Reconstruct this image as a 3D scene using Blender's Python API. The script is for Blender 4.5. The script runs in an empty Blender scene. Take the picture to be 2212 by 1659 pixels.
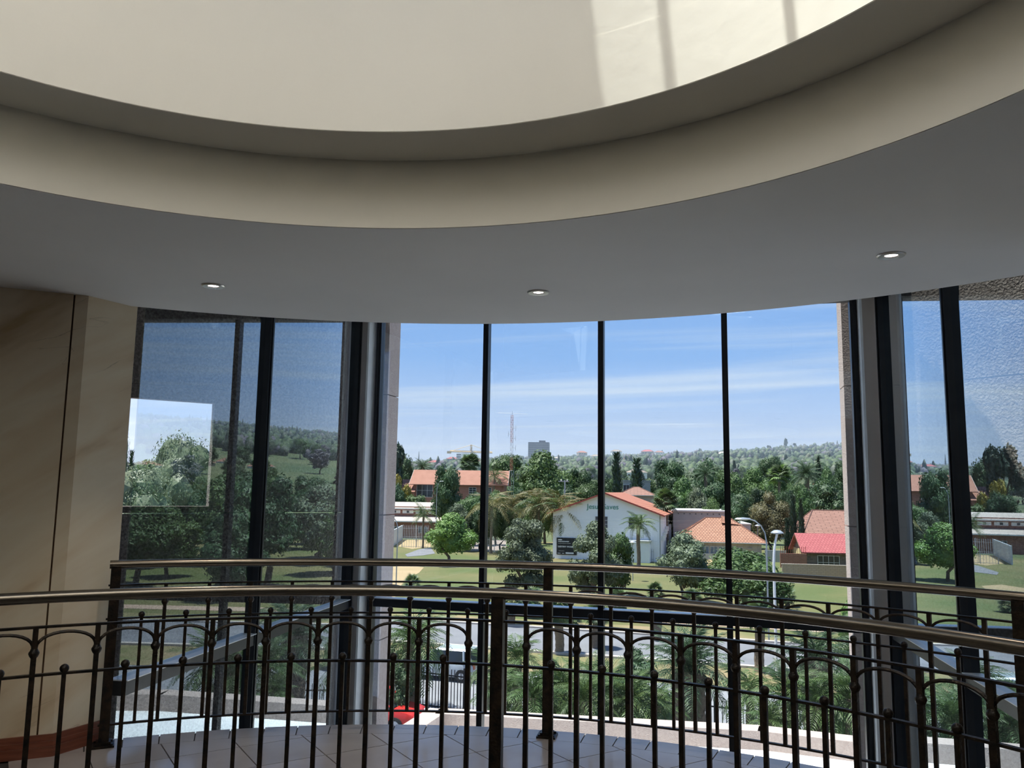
import bpy, math, random
import numpy as np
from mathutils import Vector, Matrix

# ------------------------------------------------------------------ camera
S = bpy.context.scene
COL = S.collection
PI = math.pi
PW, PH, FPX = 2212.0, 1659.0, 1751.8
EYE = 1.55
PITCH, ROLL = math.radians(7.367), math.radians(0.82)
cp, sp, cr, sr = math.cos(PITCH), math.sin(PITCH), math.cos(ROLL), math.sin(ROLL)
cam_d = bpy.data.cameras.new('camera')
cam = bpy.data.objects.new('camera', cam_d)
COL.objects.link(cam)
up0 = Vector((0, -sp, cp)); fw = Vector((0, cp, sp)); rt0 = Vector((1, 0, 0))
rt = rt0 * cr + up0 * sr
up = up0 * cr - rt0 * sr
m = Matrix.Identity(4)
for i in range(3):
    m[i][0], m[i][1], m[i][2] = rt[i], up[i], -fw[i]
m[0][3], m[1][3], m[2][3] = 0, 0, EYE
cam.matrix_world = m
cam_d.sensor_fit = 'HORIZONTAL'; cam_d.sensor_width = 36.0
cam_d.lens = 36.0 * FPX / PW
cam_d.clip_start = 0.05; cam_d.clip_end = 9000
S.camera = cam
S.view_settings.view_transform = 'Standard'
S.view_settings.look = 'None'
S.view_settings.exposure = 0.78
S.view_settings.gamma = 1.0
S.view_settings.use_curve_mapping = False

# ------------------------------------------------------------------ sky and sun
SUN = Vector((-0.30, 0.055, 0.95)).normalized()
world = bpy.data.worlds.new('sky'); S.world = world
world.use_nodes = True
nt = world.node_tree; nt.nodes.clear()
def N(t, typ, **kw):
    n = t.nodes.new(typ)
    for k, v in kw.items():
        setattr(n, k, v)
    return n
def ramp(t, stops, interp='LINEAR'):
    n = t.nodes.new('ShaderNodeValToRGB'); cr_ = n.color_ramp; cr_.interpolation = interp
    while len(cr_.elements) < len(stops): cr_.elements.new(0.5)
    for e, (p_, c_) in zip(cr_.elements, stops):
        e.position = p_; e.color = (*c_, 1) if len(c_) == 3 else c_
    return n
L = nt.links.new
tc = N(nt, 'ShaderNodeTexCoord'); sx = N(nt, 'ShaderNodeSeparateXYZ'); L(tc.outputs['Generated'], sx.inputs[0])
grad = ramp(nt, [(0.0, (0.60, 0.68, 0.92)), (0.06, (0.53, 0.655, 0.95)), (0.16, (0.285, 0.52, 0.98)),
                 (0.30, (0.26, 0.47, 0.93)), (0.6, (0.235, 0.41, 0.80)), (1.0, (0.21, 0.37, 0.74))])
L(sx.outputs['Z'], grad.inputs[0])
# cirrus: noise on a plane high above the ground
zc = N(nt, 'ShaderNodeMath', operation='MAXIMUM'); L(sx.outputs['Z'], zc.inputs[0]); zc.inputs[1].default_value = 0.03
dv = N(nt, 'ShaderNodeVectorMath', operation='DIVIDE'); cz = N(nt, 'ShaderNodeCombineXYZ')
for k in range(3): L(zc.outputs[0], cz.inputs[k])
L(tc.outputs['Generated'], dv.inputs[0]); L(cz.outputs[0], dv.inputs[1])
mp = N(nt, 'ShaderNodeMapping'); mp.vector_type = 'TEXTURE'; mp.inputs['Scale'].default_value = (7.5, 2.0, 1.0); mp.inputs['Rotation'].default_value = (0, 0, math.radians(-24))
mp.inputs['Location'].default_value = (2.0, 3.2, 0)
L(dv.outputs[0], mp.inputs[0])
n1 = N(nt, 'ShaderNodeTexNoise'); n1.inputs['Scale'].default_value = 0.9; n1.inputs['Detail'].default_value = 9; n1.inputs['Roughness'].default_value = 0.62
n1.inputs['Distortion'].default_value = 0.7
L(mp.outputs[0], n1.inputs['Vector'])
cl = ramp(nt, [(0.50, (0, 0, 0)), (0.72, (1, 1, 1))]); L(n1.outputs['Fac'], cl.inputs[0])
cm = N(nt, 'ShaderNodeMath', operation='MULTIPLY'); L(cl.outputs[0], cm.inputs[0]); cm.inputs[1].default_value = 0.75
mx = N(nt, 'ShaderNodeMixRGB'); L(cm.outputs[0], mx.inputs[0]); L(grad.outputs[0], mx.inputs[1]); mx.inputs[2].default_value = (0.80, 0.87, 0.99, 1)
bg = N(nt, 'ShaderNodeBackground'); bg.inputs[1].default_value = 0.68; L(mx.outputs[0], bg.inputs[0])
wo = N(nt, 'ShaderNodeOutputWorld'); L(bg.outputs[0], wo.inputs[0])

sun_d = bpy.data.lights.new('sun', 'SUN'); sun_d.energy = 7.2; sun_d.angle = math.radians(0.53); sun_d.color = (1.0, 0.955, 0.88)
sun_o = bpy.data.objects.new('sun', sun_d); COL.objects.link(sun_o)
sun_o.rotation_euler = (-SUN).to_track_quat('-Z', 'Y').to_euler()
sun_o.location = SUN * 60

# ------------------------------------------------------------------ photo pixel -> place
def ray(x, y):
    u = (x - PW / 2) / FPX; v = -(y - PH / 2) / FPX
    a = u * cr - v * sr; b = u * sr + v * cr
    return Vector((a, cp - b * sp, sp + b * cp))
GZ = -7.95
def gp(x, y, z=GZ):
    d = ray(x, y); t = (z - EYE) / d.z
    return Vector((d.x * t, d.y * t, z))
def atY(x, y, Y):
    d = ray(x, y); t = Y / d.y
    return Vector((d.x * t, Y, EYE + d.z * t))
def hit(px, py, A, B):
    """plan point where the sight line crosses the vertical plane through A and B"""
    d = ray(px, py); ax, ay = A[0], A[1]; ex, ey = B[0] - ax, B[1] - ay
    den = d.x * ey - d.y * ex
    t = (ax * ey - ay * ex) / den
    return Vector((d.x * t, d.y * t, EYE + d.z * t))

# ------------------------------------------------------------------ materials
MATS = {}
def mat(name, c1, c2=None, scale=3.0, rough=0.6, metal=0.0, bump=0.0, bscale=None, detail=4, lo=0.35, hi=0.65,
        spec=0.5, coords='Object', stretch=None, rnd=0.0, trans=0.0):
    if name in MATS: return MATS[name]
    mt = bpy.data.materials.new(name); mt.use_nodes = True
    t = mt.node_tree; b = t.nodes['Principled BSDF']; lk = t.links.new
    b.inputs['Roughness'].default_value = rough; b.inputs['Metallic'].default_value = metal
    b.inputs['Specular IOR Level'].default_value = spec
    tcn = N(t, 'ShaderNodeTexCoord'); vec = tcn.outputs[coords]
    if stretch:
        mpn = N(t, 'ShaderNodeMapping'); mpn.inputs['Scale'].default_value = stretch; lk(vec, mpn.inputs[0]); vec = mpn.outputs[0]
    if c2 is None: c2 = tuple(min(1, c * 1.12) for c in c1)
    ns = N(t, 'ShaderNodeTexNoise'); ns.inputs['Scale'].default_value = scale; ns.inputs['Detail'].default_value = detail
    lk(vec, ns.inputs['Vector'])
    rp = ramp(t, [(lo, c1), (hi, c2)]); lk(ns.outputs['Fac'], rp.inputs[0])
    out = rp.outputs[0]
    if rnd:
        oi = N(t, 'ShaderNodeObjectInfo'); hs = N(t, 'ShaderNodeHueSaturation')
        mr = N(t, 'ShaderNodeMapRange'); mr.inputs[3].default_value = 1 - rnd; mr.inputs[4].default_value = 1 + rnd
        lk(oi.outputs['Random'], mr.inputs[0]); lk(mr.outputs[0], hs.inputs['Value'])
        mh = N(t, 'ShaderNodeMapRange'); mh.inputs[3].default_value = 0.5 - rnd * 0.08; mh.inputs[4].default_value = 0.5 + rnd * 0.06
        ml = N(t, 'ShaderNodeMath', operation='MULTIPLY'); ml.inputs[1].default_value = 7.31
        fr = N(t, 'ShaderNodeMath', operation='FRACT'); lk(oi.outputs['Random'], ml.inputs[0]); lk(ml.outputs[0], fr.inputs[0])
        lk(fr.outputs[0], mh.inputs[0]); lk(mh.outputs[0], hs.inputs['Hue'])
        lk(out, hs.inputs['Color']); out = hs.outputs[0]
    lk(out, b.inputs['Base Color'])
    if bump:
        nb = N(t, 'ShaderNodeTexNoise'); nb.inputs['Scale'].default_value = bscale or scale * 3; nb.inputs['Detail'].default_value = 3
        lk(vec, nb.inputs['Vector'])
        bp = N(t, 'ShaderNodeBump'); bp.inputs['Strength'].default_value = min(1.0, bump); bp.inputs['Distance'].default_value = 0.02 * max(1.0, bump)
        lk(nb.outputs['Fac'], bp.inputs['Height']); lk(bp.outputs[0], b.inputs['Normal'])
    if trans:
        b.inputs['Transmission Weight'].default_value = 0
        tl = N(t, 'ShaderNodeBsdfTranslucent'); ms = N(t, 'ShaderNodeMixShader'); ms.inputs[0].default_value = trans
        lk(out, tl.inputs[0]); lk(b.outputs[0], ms.inputs[1]); lk(tl.outputs[0], ms.inputs[2])
        lk(ms.outputs[0], t.nodes['Material Output'].inputs[0])
    MATS[name] = mt
    return mt

def brickmat(name, c1, c2, mortar, sc, rough=0.7, bw=0.5, bh=0.25, ms=0.02, bump=0.4, rot=None):
    if name in MATS: return MATS[name]
    mt = bpy.data.materials.new(name); mt.use_nodes = True
    t = mt.node_tree; b = t.nodes['Principled BSDF']; lk = t.links.new
    b.inputs['Roughness'].default_value = rough
    tcn = N(t, 'ShaderNodeTexCoord'); mpn = N(t, 'ShaderNodeMapping'); lk(tcn.outputs['UV'], mpn.inputs[0])
    br = N(t, 'ShaderNodeTexBrick'); lk(mpn.outputs[0], br.inputs[0])
    br.inputs['Color1'].default_value = (*c1, 1); br.inputs['Color2'].default_value = (*c2, 1); br.inputs['Mortar'].default_value = (*mortar, 1)
    br.inputs['Scale'].default_value = sc; br.inputs['Brick Width'].default_value = bw; br.inputs['Row Height'].default_value = bh
    br.inputs['Mortar Size'].default_value = ms
    lk(br.outputs['Color'], b.inputs['Base Color'])
    bp = N(t, 'ShaderNodeBump'); bp.inputs['Strength'].default_value = bump; bp.inputs['Distance'].default_value = 0.03; bp.invert = True
    lk(br.outputs['Fac'], bp.inputs['Height']); lk(bp.outputs[0], b.inputs['Normal'])
    MATS[name] = mt
    return mt

def glassmat(name, k, tint, extra=0.0, ior=1.5):
    if name in MATS: return MATS[name]
    mt = bpy.data.materials.new(name); mt.use_nodes = True
    t = mt.node_tree; t.nodes.clear(); lk = t.links.new
    fr = N(t, 'ShaderNodeFresnel'); fr.inputs[0].default_value = ior
    ge = N(t, 'ShaderNodeNewGeometry')
    ma = N(t, 'ShaderNodeMath', operation='MULTIPLY_ADD'); lk(fr.outputs[0], ma.inputs[0]); ma.inputs[1].default_value = k; ma.inputs[2].default_value = extra
    inv = N(t, 'ShaderNodeMath', operation='SUBTRACT'); inv.inputs[0].default_value = 1; lk(ge.outputs['Backfacing'], inv.inputs[1])
    mu = N(t, 'ShaderNodeMath', operation='MULTIPLY'); lk(ma.outputs[0], mu.inputs[0]); lk(inv.outputs[0], mu.inputs[1]); mu.use_clamp = True
    tr = N(t, 'ShaderNodeBsdfTransparent'); tr.inputs[0].default_value = (*tint, 1)
    gl = N(t, 'ShaderNodeBsdfGlossy'); gl.inputs['Roughness'].default_value = 0.0; gl.inputs[0].default_value = (0.80, 0.92, 1, 1)
    ms = N(t, 'ShaderNodeMixShader'); lk(mu.outputs[0], ms.inputs[0]); lk(tr.outputs[0], ms.inputs[1]); lk(gl.outputs[0], ms.inputs[2])
    o = N(t, 'ShaderNodeOutputMaterial'); lk(ms.outputs[0], o.inputs[0])
    MATS[name] = mt
    return mt

def emit(name, c, s):
    mt = bpy.data.materials.new(name); mt.use_nodes = True
    t = mt.node_tree; b = t.nodes['Principled BSDF']
    b.inputs['Emission Color'].default_value = (*c, 1); b.inputs['Emission Strength'].default_value = s
    b.inputs['Base Color'].default_value = (*c, 1)
    MATS[name] = mt
    return mt

def marble():
    mt = bpy.data.materials.new('cream_marble'); mt.use_nodes = True
    t = mt.node_tree; b = t.nodes['Principled BSDF']; lk = t.links.new
    b.inputs['Roughness'].default_value = 0.42; b.inputs['Specular IOR Level'].default_value = 0.35
    tcn = N(t, 'ShaderNodeTexCoord'); mpn = N(t, 'ShaderNodeMapping'); lk(tcn.outputs['Object'], mpn.inputs[0])
    mpn.vector_type = 'TEXTURE'; mpn.inputs['Rotation'].default_value = (0.0, -0.6, 0.45); mpn.inputs['Scale'].default_value = (1.7, 1.7, 0.42)
    ns = N(t, 'ShaderNodeTexNoise'); ns.inputs['Scale'].default_value = 1.5; ns.inputs['Detail'].default_value = 4; ns.inputs['Distortion'].default_value = 0.5
    lk(mpn.outputs[0], ns.inputs[0])
    rp = ramp(t, [(0.30, (0.50, 0.36, 0.20)), (0.44, (0.72, 0.59, 0.41)), (0.60, (0.80, 0.71, 0.54)), (0.8, (0.70, 0.59, 0.42))]); lk(ns.outputs['Fac'], rp.inputs[0])
    n2 = N(t, 'ShaderNodeTexNoise'); n2.inputs['Scale'].default_value = 1.1; n2.inputs['Detail'].default_value = 8; n2.inputs['Distortion'].default_value = 1.6
    lk(mpn.outputs[0], n2.inputs[0])
    v = ramp(t, [(0.494, (0, 0, 0)), (0.5, (1, 1, 1)), (0.506, (0, 0, 0))]); lk(n2.outputs['Fac'], v.inputs[0])
    n3 = N(t, 'ShaderNodeTexNoise'); n3.inputs['Scale'].default_value = 1.7; lk(tcn.outputs['Object'], n3.inputs[0])
    v3 = ramp(t, [(0.60, (0, 0, 0)), (0.72, (0.7, 0.7, 0.7))]); lk(n3.outputs['Fac'], v3.inputs[0])
    mu = N(t, 'ShaderNodeMath', operation='MULTIPLY'); lk(v.outputs[0], mu.inputs[0]); lk(v3.outputs[0], mu.inputs[1])
    mxn = N(t, 'ShaderNodeMixRGB'); lk(mu.outputs[0], mxn.inputs[0]); lk(rp.outputs[0], mxn.inputs[1]); mxn.inputs[2].default_value = (0.16, 0.09, 0.04, 1)
    lk(mxn.outputs[0], b.inputs['Base Color'])
    MATS['marble'] = mt
    return mt

# ------------------------------------------------------------------ mesh building
class MB:
    def __init__(s): s.v = []; s.f = []; s.m = []; s.uv = {}
    def add(s, vs, fs, mi=0):
        o = len(s.v); s.v += [tuple(v) for v in vs]
        for f in fs: s.f.append([o + i for i in f]); s.m.append(mi)
        return s
    def poly(s, pts, mi=0): return s.add(pts, [list(range(len(pts)))], mi)
    def box(s, c, size, rz=0.0, mi=0):
        x, y, z = size[0] / 2, size[1] / 2, size[2] / 2; ca, sa = math.cos(rz), math.sin(rz)
        vs = []
        for (a, b, e) in ((-x, -y, -z), (x, -y, -z), (x, y, -z), (-x, y, -z), (-x, -y, z), (x, -y, z), (x, y, z), (-x, y, z)):
            vs.append((c[0] + a * ca - b * sa, c[1] + a * sa + b * ca, c[2] + e))
        return s.add(vs, [(3, 2, 1, 0), (4, 5, 6, 7), (0, 1, 5, 4), (1, 2, 6, 5), (2, 3, 7, 6), (3, 0, 4, 7)], mi)
    def span(s, p, q, z0, z1, w, off=0.0, mi=0):
        """upright box standing on the plan segment p-q"""
        dx, dy = q[0] - p[0], q[1] - p[1]; l = math.hypot(dx, dy); nx, ny = -dy / l, dx / l
        c = ((p[0] + q[0]) / 2 + nx * off, (p[1] + q[1]) / 2 + ny * off, (z0 + z1) / 2)
        return s.box(c, (l, w, z1 - z0), math.atan2(dy, dx), mi)
    def prism(s, poly, z0, z1, mi=0):
        n = len(poly)
        a = sum(poly[i][0] * poly[(i + 1) % n][1] - poly[(i + 1) % n][0] * poly[i][1] for i in range(n))
        if a < 0: poly = poly[::-1]
        vs = [(p[0], p[1], z0) for p in poly] + [(p[0], p[1], z1) for p in poly]
        fs = [list(range(n))[::-1], list(range(n, 2 * n))] + [(i, (i + 1) % n, n + (i + 1) % n, n + i) for i in range(n)]
        return s.add(vs, fs, mi)
    def tube(s, pts, r, n=8, cap=True, mi=0):
        pts = [Vector(p) for p in pts]; o = len(s.v); k = len(pts)
        for i, p in enumerate(pts):
            d = (pts[min(i + 1, k - 1)] - pts[max(i - 1, 0)]).normalized()
            u = d.orthogonal() if abs(d.z) > 0.95 else d.cross(Vector((0, 0, 1)))
            u.normalize()
            w = d.cross(u); rr = r[i] if isinstance(r, (list, tuple)) else r
            for j in range(n):
                a = 2 * PI * j / n; q = p + (u * math.cos(a) + w * math.sin(a)) * rr
                s.v.append(tuple(q))
        for i in range(k - 1):
            for j in range(n):
                s.f.append([o + i * n + j, o + i * n + (j + 1) % n, o + (i + 1) * n + (j + 1) % n, o + (i + 1) * n + j]); s.m.append(mi)
        if cap:
            s.f.append([o + j for j in range(n)][::-1]); s.m.append(mi)
            s.f.append([o + (k - 1) * n + j for j in range(n)]); s.m.append(mi)
        return s
    def lathe(s, prof, n=16, c=(0, 0, 0), mi=0):
        o = len(s.v); k = len(prof)
        for (r, z) in prof:
            for j in range(n):
                a = 2 * PI * j / n; s.v.append((c[0] + r * math.cos(a), c[1] + r * math.sin(a), c[2] + z))
        for i in range(k - 1):
            for j in range(n):
                s.f.append([o + i * n + j, o + i * n + (j + 1) % n, o + (i + 1) * n + (j + 1) % n, o + (i + 1) * n + j]); s.m.append(mi)
        return s
    def ring(s, c, prof, a0, a1, n, closed=False, mi=0):
        """sweep a closed (r,z) profile round the plan centre c from a0 to a1 (degrees)"""
        o = len(s.v); k = len(prof)
        for i in range(n + 1):
            a = math.radians(a0 + (a1 - a0) * i / n)
            for (r, z) in prof: s.v.append((c[0] + r * math.cos(a), c[1] + r * math.sin(a), z))
        for i in range(n):
            for j in range(k):
                q = (j + 1) % k
                s.f.append([o + i * k + j, o + (i + 1) * k + j, o + (i + 1) * k + q, o + i * k + q]); s.m.append(mi)
        s.f.append([o + j for j in range(k)]); s.m.append(mi)
        s.f.append([o + n * k + j for j in range(k)][::-1]); s.m.append(mi)
        return s
    def mesh(s, name, mats, smooth=False, ang=35):
        me = bpy.data.meshes.new(name); me.from_pydata(s.v, [], s.f)
        for mm in (mats if isinstance(mats, (list, tuple)) else [mats]): me.materials.append(mm)
        if len(me.materials) > 1: me.polygons.foreach_set('material_index', s.m)
        if smooth:
            me.polygons.foreach_set('use_smooth', [True] * len(me.polygons)); me.set_sharp_from_angle(angle=math.radians(ang))
        me.update()
        return me

def put(name, me, parent=None, loc=None, rz=None, label=None, cat=None, group=None, kind=None, scale=None):
    o = bpy.data.objects.new(name, me); COL.objects.link(o)
    if parent is not None: o.parent = parent
    if loc is not None: o.location = loc
    if rz is not None: o.rotation_euler = (0, 0, rz)
    if scale is not None: o.scale = scale if isinstance(scale, (tuple, list)) else (scale,) * 3
    if label: o['label'] = label
    if cat: o['category'] = cat
    if group: o['group'] = group
    if kind: o['kind'] = kind
    return o
def empty(name, loc=(0, 0, 0), rz=0.0, **kw):
    o = put(name, None, None, loc, rz, **kw); o.empty_display_size = 0.2
    return o
def dup(root, loc, rz, scale=None, label=None, parent=None):
    r = root.copy(); COL.objects.link(r); r.parent = parent
    if loc is not None: r.location = loc
    if rz is not None: r.rotation_euler = (0, 0, rz)
    if scale is not None: r.scale = scale if isinstance(scale, (tuple, list)) else (scale,) * 3
    if label: r['label'] = label
    for ch in list(root.children): dup(ch, None, None, parent=r)
    return r
def boxuv(me, sc=1.0):
    """metric UVs by the dominant face axis, in the object's own space"""
    uvl = me.uv_layers.new(name='UVMap'); d = uvl.data
    for p in me.polygons:
        n = p.normal
        h = Vector((n.x, n.y, 0))
        if h.length > 0.05:
            h.normalize(); t = Vector((-h.y, h.x, 0)); b = n.cross(t)
        else:
            t = Vector((1, 0, 0)); b = Vector((0, 1, 0))
        for li in p.loop_indices:
            co = me.vertices[me.loops[li].vertex_index].co
            d[li].uv = (co.dot(t) * sc, co.dot(b) * sc)
    return me
# ------------------------------------------------------------------ interior materials
M_soffit = mat('soffit_paint', (0.72, 0.70, 0.68), (0.76, 0.74, 0.72), 1.2, 0.75)
M_cream = mat('cream_paint', (0.75, 0.72, 0.64), (0.78, 0.75, 0.67), 0.9, 0.7, bump=0.12, bscale=9)
M_wall = mat('beige_wall_paint', (0.70, 0.63, 0.53), (0.74, 0.67, 0.57), 1.0, 0.7)
M_tile = mat('ceramic_tile', (0.40, 0.36, 0.34), (0.48, 0.44, 0.42), 2.2, 0.22, spec=0.6, rnd=0.05)
M_grout = mat('dark_grout', (0.055, 0.05, 0.048), None, 30, 0.9)
M_marble = marble()
M_joint = mat('marble_joint', (0.14, 0.08, 0.04), None, 8, 0.8)
M_wood = mat('red_brown_wood', (0.17, 0.05, 0.028), (0.24, 0.08, 0.045), 6, 0.35, stretch=(1, 1, 9))
M_iron = mat('patinated_iron', (0.012, 0.011, 0.010), (0.045, 0.03, 0.018), 26, 0.42, metal=0.55, bump=0.25, bscale=80)
M_rail = mat('pewter_handrail', (0.20, 0.175, 0.14), (0.24, 0.21, 0.17), 5, 0.26, metal=0.92)
M_frame = mat('charcoal_aluminium', (0.022, 0.024, 0.028), (0.03, 0.032, 0.036), 8, 0.38, metal=0.3)
M_suntop = mat('painted_sunlit_top', (0.80, 0.80, 0.80), None, 8, 0.4, metal=0.2)  # pale tone puts sunlight on the transom tops into the colour
M_colpaint = mat('greige_column_paint', (0.80, 0.76, 0.73), (0.83, 0.79, 0.76), 2, 0.7)
M_white = mat('white_trim', (0.88, 0.90, 0.90), None, 4, 0.5)
M_glass = glassmat('window_glass', 3.1, (0.89, 0.925, 0.93), 0.01, 1.52)
M_rough = mat('roughcast', (0.17, 0.14, 0.12), (0.33, 0.29, 0.255), 34, 0.9, bump=2.4, bscale=46, detail=6)
M_pink = mat('pink_render', (0.43, 0.34, 0.30), (0.50, 0.405, 0.36), 26, 0.9, bump=0.6, bscale=60)
M_roofw = mat('white_roof_membrane', (0.86, 0.87, 0.88), None, 0.8, 0.6)
M_dark = mat('dark_recess', (0.03, 0.028, 0.026), None, 8, 0.8)
M_bulb = emit('downlight_glow', (1.0, 0.88, 0.86), 6.0)

CX, CY = -0.6024, 1.2578
C2 = (CX, CY)
ZS, ZL, ZD = 2.690, 3.005, 4.60
R_SI, R_SO, R_DR, R_FL = 2.235, 4.325, 1.93, 4.332
A_L, B_L = Vector((-2.463, 5.274)), Vector((-1.80, 9.19))
F_C, G_C = Vector((-1.60, 9.385)), Vector((3.62, 7.995))
_f, _g = hit(817, 900, F_C, G_C), hit(1850, 900, F_C, G_C)
F_C, G_C = Vector((_f.x, _f.y)), Vector((_g.x, _g.y))
D_R, E_R = Vector((3.60, 7.74)), Vector((2.78, 3.42))
ZLO, ZHI, ZT = -7.9, 4.60, 0.27

def circ(R, a0, a1, n, c=C2):
    return [(c[0] + R * math.cos(math.radians(a0 + (a1 - a0) * i / n)), c[1] + R * math.sin(math.radians(a0 + (a1 - a0) * i / n))) for i in range(n + 1)]

# ceiling ring (underside of the upper slab), its stepped inner edge and the drum above
b = MB(); b.ring(C2, [(R_SI, ZS), (R_SO, ZS), (R_SO, ZL + 0.35), (R_SI, ZL + 0.35)], -180, 180, 192)
put('ceiling', b.mesh('ceiling', M_soffit, True), kind='structure', label='pale grey curved ceiling soffit with recessed downlights')
b = MB(); b.ring(C2, [(R_SI - 0.004, ZS + 0.002), (R_SI - 0.004, ZL), (R_DR, ZL), (R_DR, ZL + 0.3), (R_SI + 0.01, ZL + 0.3), (R_SI + 0.01, ZS + 0.002)], -180, 180, 192)
put('trim_1', b.mesh('trim', M_cream, True), kind='structure', label='cream stepped edge band round the ceiling opening')
b = MB(); b.ring(C2, [(R_DR + 0.002, ZL - 0.002), (R_DR + 0.002, ZD), (R_DR + 0.2, ZD), (R_DR + 0.2, ZL + 0.29), (R_DR + 0.02, ZL + 0.29)], -180, 180, 192)
put('wall_drum', b.mesh('drum', M_cream, True), kind='structure', label='bright cream round drum wall under the skylight')
# roof with the rectangular skylight over the drum
SX0, SX1, SY0, SY1 = -2.35, 1.15, -0.45, 3.05
b = MB()
OUT = (-6.2, -5.2, 6.6, 9.4)
for (x0, y0, x1, y1) in ((-6.2, -5.2, SX0, 5.2), (SX1, -5.2, 6.6, 5.2), (SX0, -5.2, SX1, SY0), (SX0, SY1, SX1, 5.2)):
    b.prism([(x0, y0), (x1, y0), (x1, y1), (x0, y1)], ZD, ZD + 0.25)
b.prism([(-2.9, 5.2), (3.2, 5.2), (3.68, 7.75), (3.55, 8.25), (-1.75, 9.75), (-2.1, 9.3)], ZD, ZD + 0.25)
put('roof', b.mesh('roof', M_white), kind='structure')
sk = empty('window_4', (0, 0, 0), kind='structure', label='rectangular skylight with dark glazing bars over the drum')
for yb, w in ((2.897, 0.022), (2.575, 0.026), (2.0, 0.04), (1.5, 0.04), (1.0, 0.04), (0.5, 0.04), (0.0, 0.04)):
    put('glazing_bar', MB().box(((SX0 + SX1) / 2, yb, ZD + 0.17), (SX1 - SX0, w, 0.09)).mesh('bar', M_frame), sk)
put('pane', MB().box(((SX0 + SX1) / 2, (2.0 + SY1) / 2, ZD + 0.23), (SX1 - SX0, SY1 - 2.0, 0.012)).mesh('skypane', M_glass), sk)
M_fill = bpy.data.materials.new('added_fill_diffuser'); M_fill.use_nodes = True  # unseen translucent panels, added to brighten the drum with diffused sun
t_ = M_fill.node_tree; t_.nodes.clear(); tl_ = N(t_, 'ShaderNodeBsdfTranslucent'); tl_.inputs[0].default_value = (0.97, 0.92, 0.82, 1)
to_ = N(t_, 'ShaderNodeOutputMaterial'); t_.links.new(tl_.outputs[0], to_.inputs[0])
for ya, yb in ((SY0, 0.0), (0.0, 0.5), (0.5, 1.0), (1.0, 1.5), (1.5, 2.0)):
    put('added_fill_panel', MB().poly([(SX0, ya + 0.02, ZD + 0.23), (SX1, ya + 0.02, ZD + 0.23), (SX1, yb - 0.02, ZD + 0.23), (SX0, yb - 0.02, ZD + 0.23)]).mesh('fill_diffuser', M_fill), sk)

# walls that close the building round the camera
K1 = Vector((-2.61, 4.88)); K2 = Vector((-2.455, 5.20)); J1 = Vector((-3.05, 4.66))
def wall(name, p, q, z0, z1, m_, w=0.2, off=0.0, label=None):
    return put(name, MB().span(p, q, z0, z1, w, off).mesh(name, m_), kind='structure', label=label)
wall('wall_back', (-5.8, -5.0), (6.4, -5.0), ZLO, ZD, M_wall, label='plain beige back wall of the landing')
wall('wall_left', (-5.8, -5.0), (-5.8, 3.4), ZLO, ZD, M_wall, label='plain beige side wall of the landing')
wall('wall_right', (6.4, -5.0), (6.4, 2.9), ZLO, ZD, M_wall, label='plain beige side wall by the tall glazing')
wall('wall_right_return', (6.4, 2.9), (2.95, 3.42), ZLO, ZD, M_wall, label='beige return wall meeting the tall glazing')
# marble pier: two faces cut by a vertical joint
FL = Vector((-5.8, 3.4))
mp_ = empty('wall_marble', (0, 0, 0), kind='structure', label='cream veined marble pier beside the railing')
dirf = (K1 - FL).normalized(); JN = K1 - dirf * 0.075
b = MB(); b.prism([tuple(FL), tuple(JN - dirf * 0.006), tuple(JN - dirf * 0.006 + Vector((-0.12, 0.25))), tuple(FL + Vector((-0.12, 0.25)))], 0.0, ZS + 0.02)
put('marble_slab', b.mesh('slab', M_marble), mp_)
b = MB(); b.prism([tuple(JN + dirf * 0.004), tuple(K1), tuple(K2), (-2.55, 5.30), (-2.80, 5.10)], 0.0, ZS + 0.02)
put('marble_slab', b.mesh('slab', M_marble), mp_)
b = MB(); b.prism([tuple(JN - dirf * 0.02 + Vector((-0.01, 0.02))), tuple(JN + dirf * 0.02 + Vector((-0.01, 0.02))), (-2.76, 5.02), (-2.86, 4.96)], 0.0, ZS)
put('joint', b.mesh('joint', M_joint), mp_)
b = MB(); b.prism([tuple(FL), (-2.62, 4.9), (-2.47, 5.25), (-2.6, 5.4), (-5.9, 3.7)], ZLO, -0.32)
put('lower_pier', b.mesh('lower_pier', M_wall), mp_)
b = MB(); b.prism([tuple(FL), (-2.62, 4.9), (-2.47, 5.25), (-2.6, 5.4), (-5.9, 3.7)], ZS + 0.02, ZD)
put('upper_pier', b.mesh('upper_pier', M_wall), mp_)
# skirting in two stepped mouldings, mitred round the pier
nf1 = Vector((dirf.y, -dirf.x)); df2 = (K2 - K1).normalized(); nf2 = Vector((df2.y, -df2.x))
sk_ = empty('baseboard_left', (0, 0, 0), kind='structure', label='red-brown moulded wooden skirting round the marble pier')
for (z0, z1, t_) in ((0.0, 0.055, 0.026), (0.055, 0.085, 0.018), (0.085, 0.12, 0.012)):
    mit = K1 + (nf1 + nf2) * (t_ / (1 + nf1.dot(nf2)))
    put('moulding', MB().prism([tuple(FL), tuple(K1), tuple(mit), tuple(FL + nf1 * t_)], z0, z1).mesh('moulding', M_wood), sk_)
    put('moulding', MB().prism([tuple(K1), tuple(K2), tuple(K2 + nf2 * t_), tuple(mit)], z0, z1).mesh('moulding', M_wood), sk_)

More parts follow.
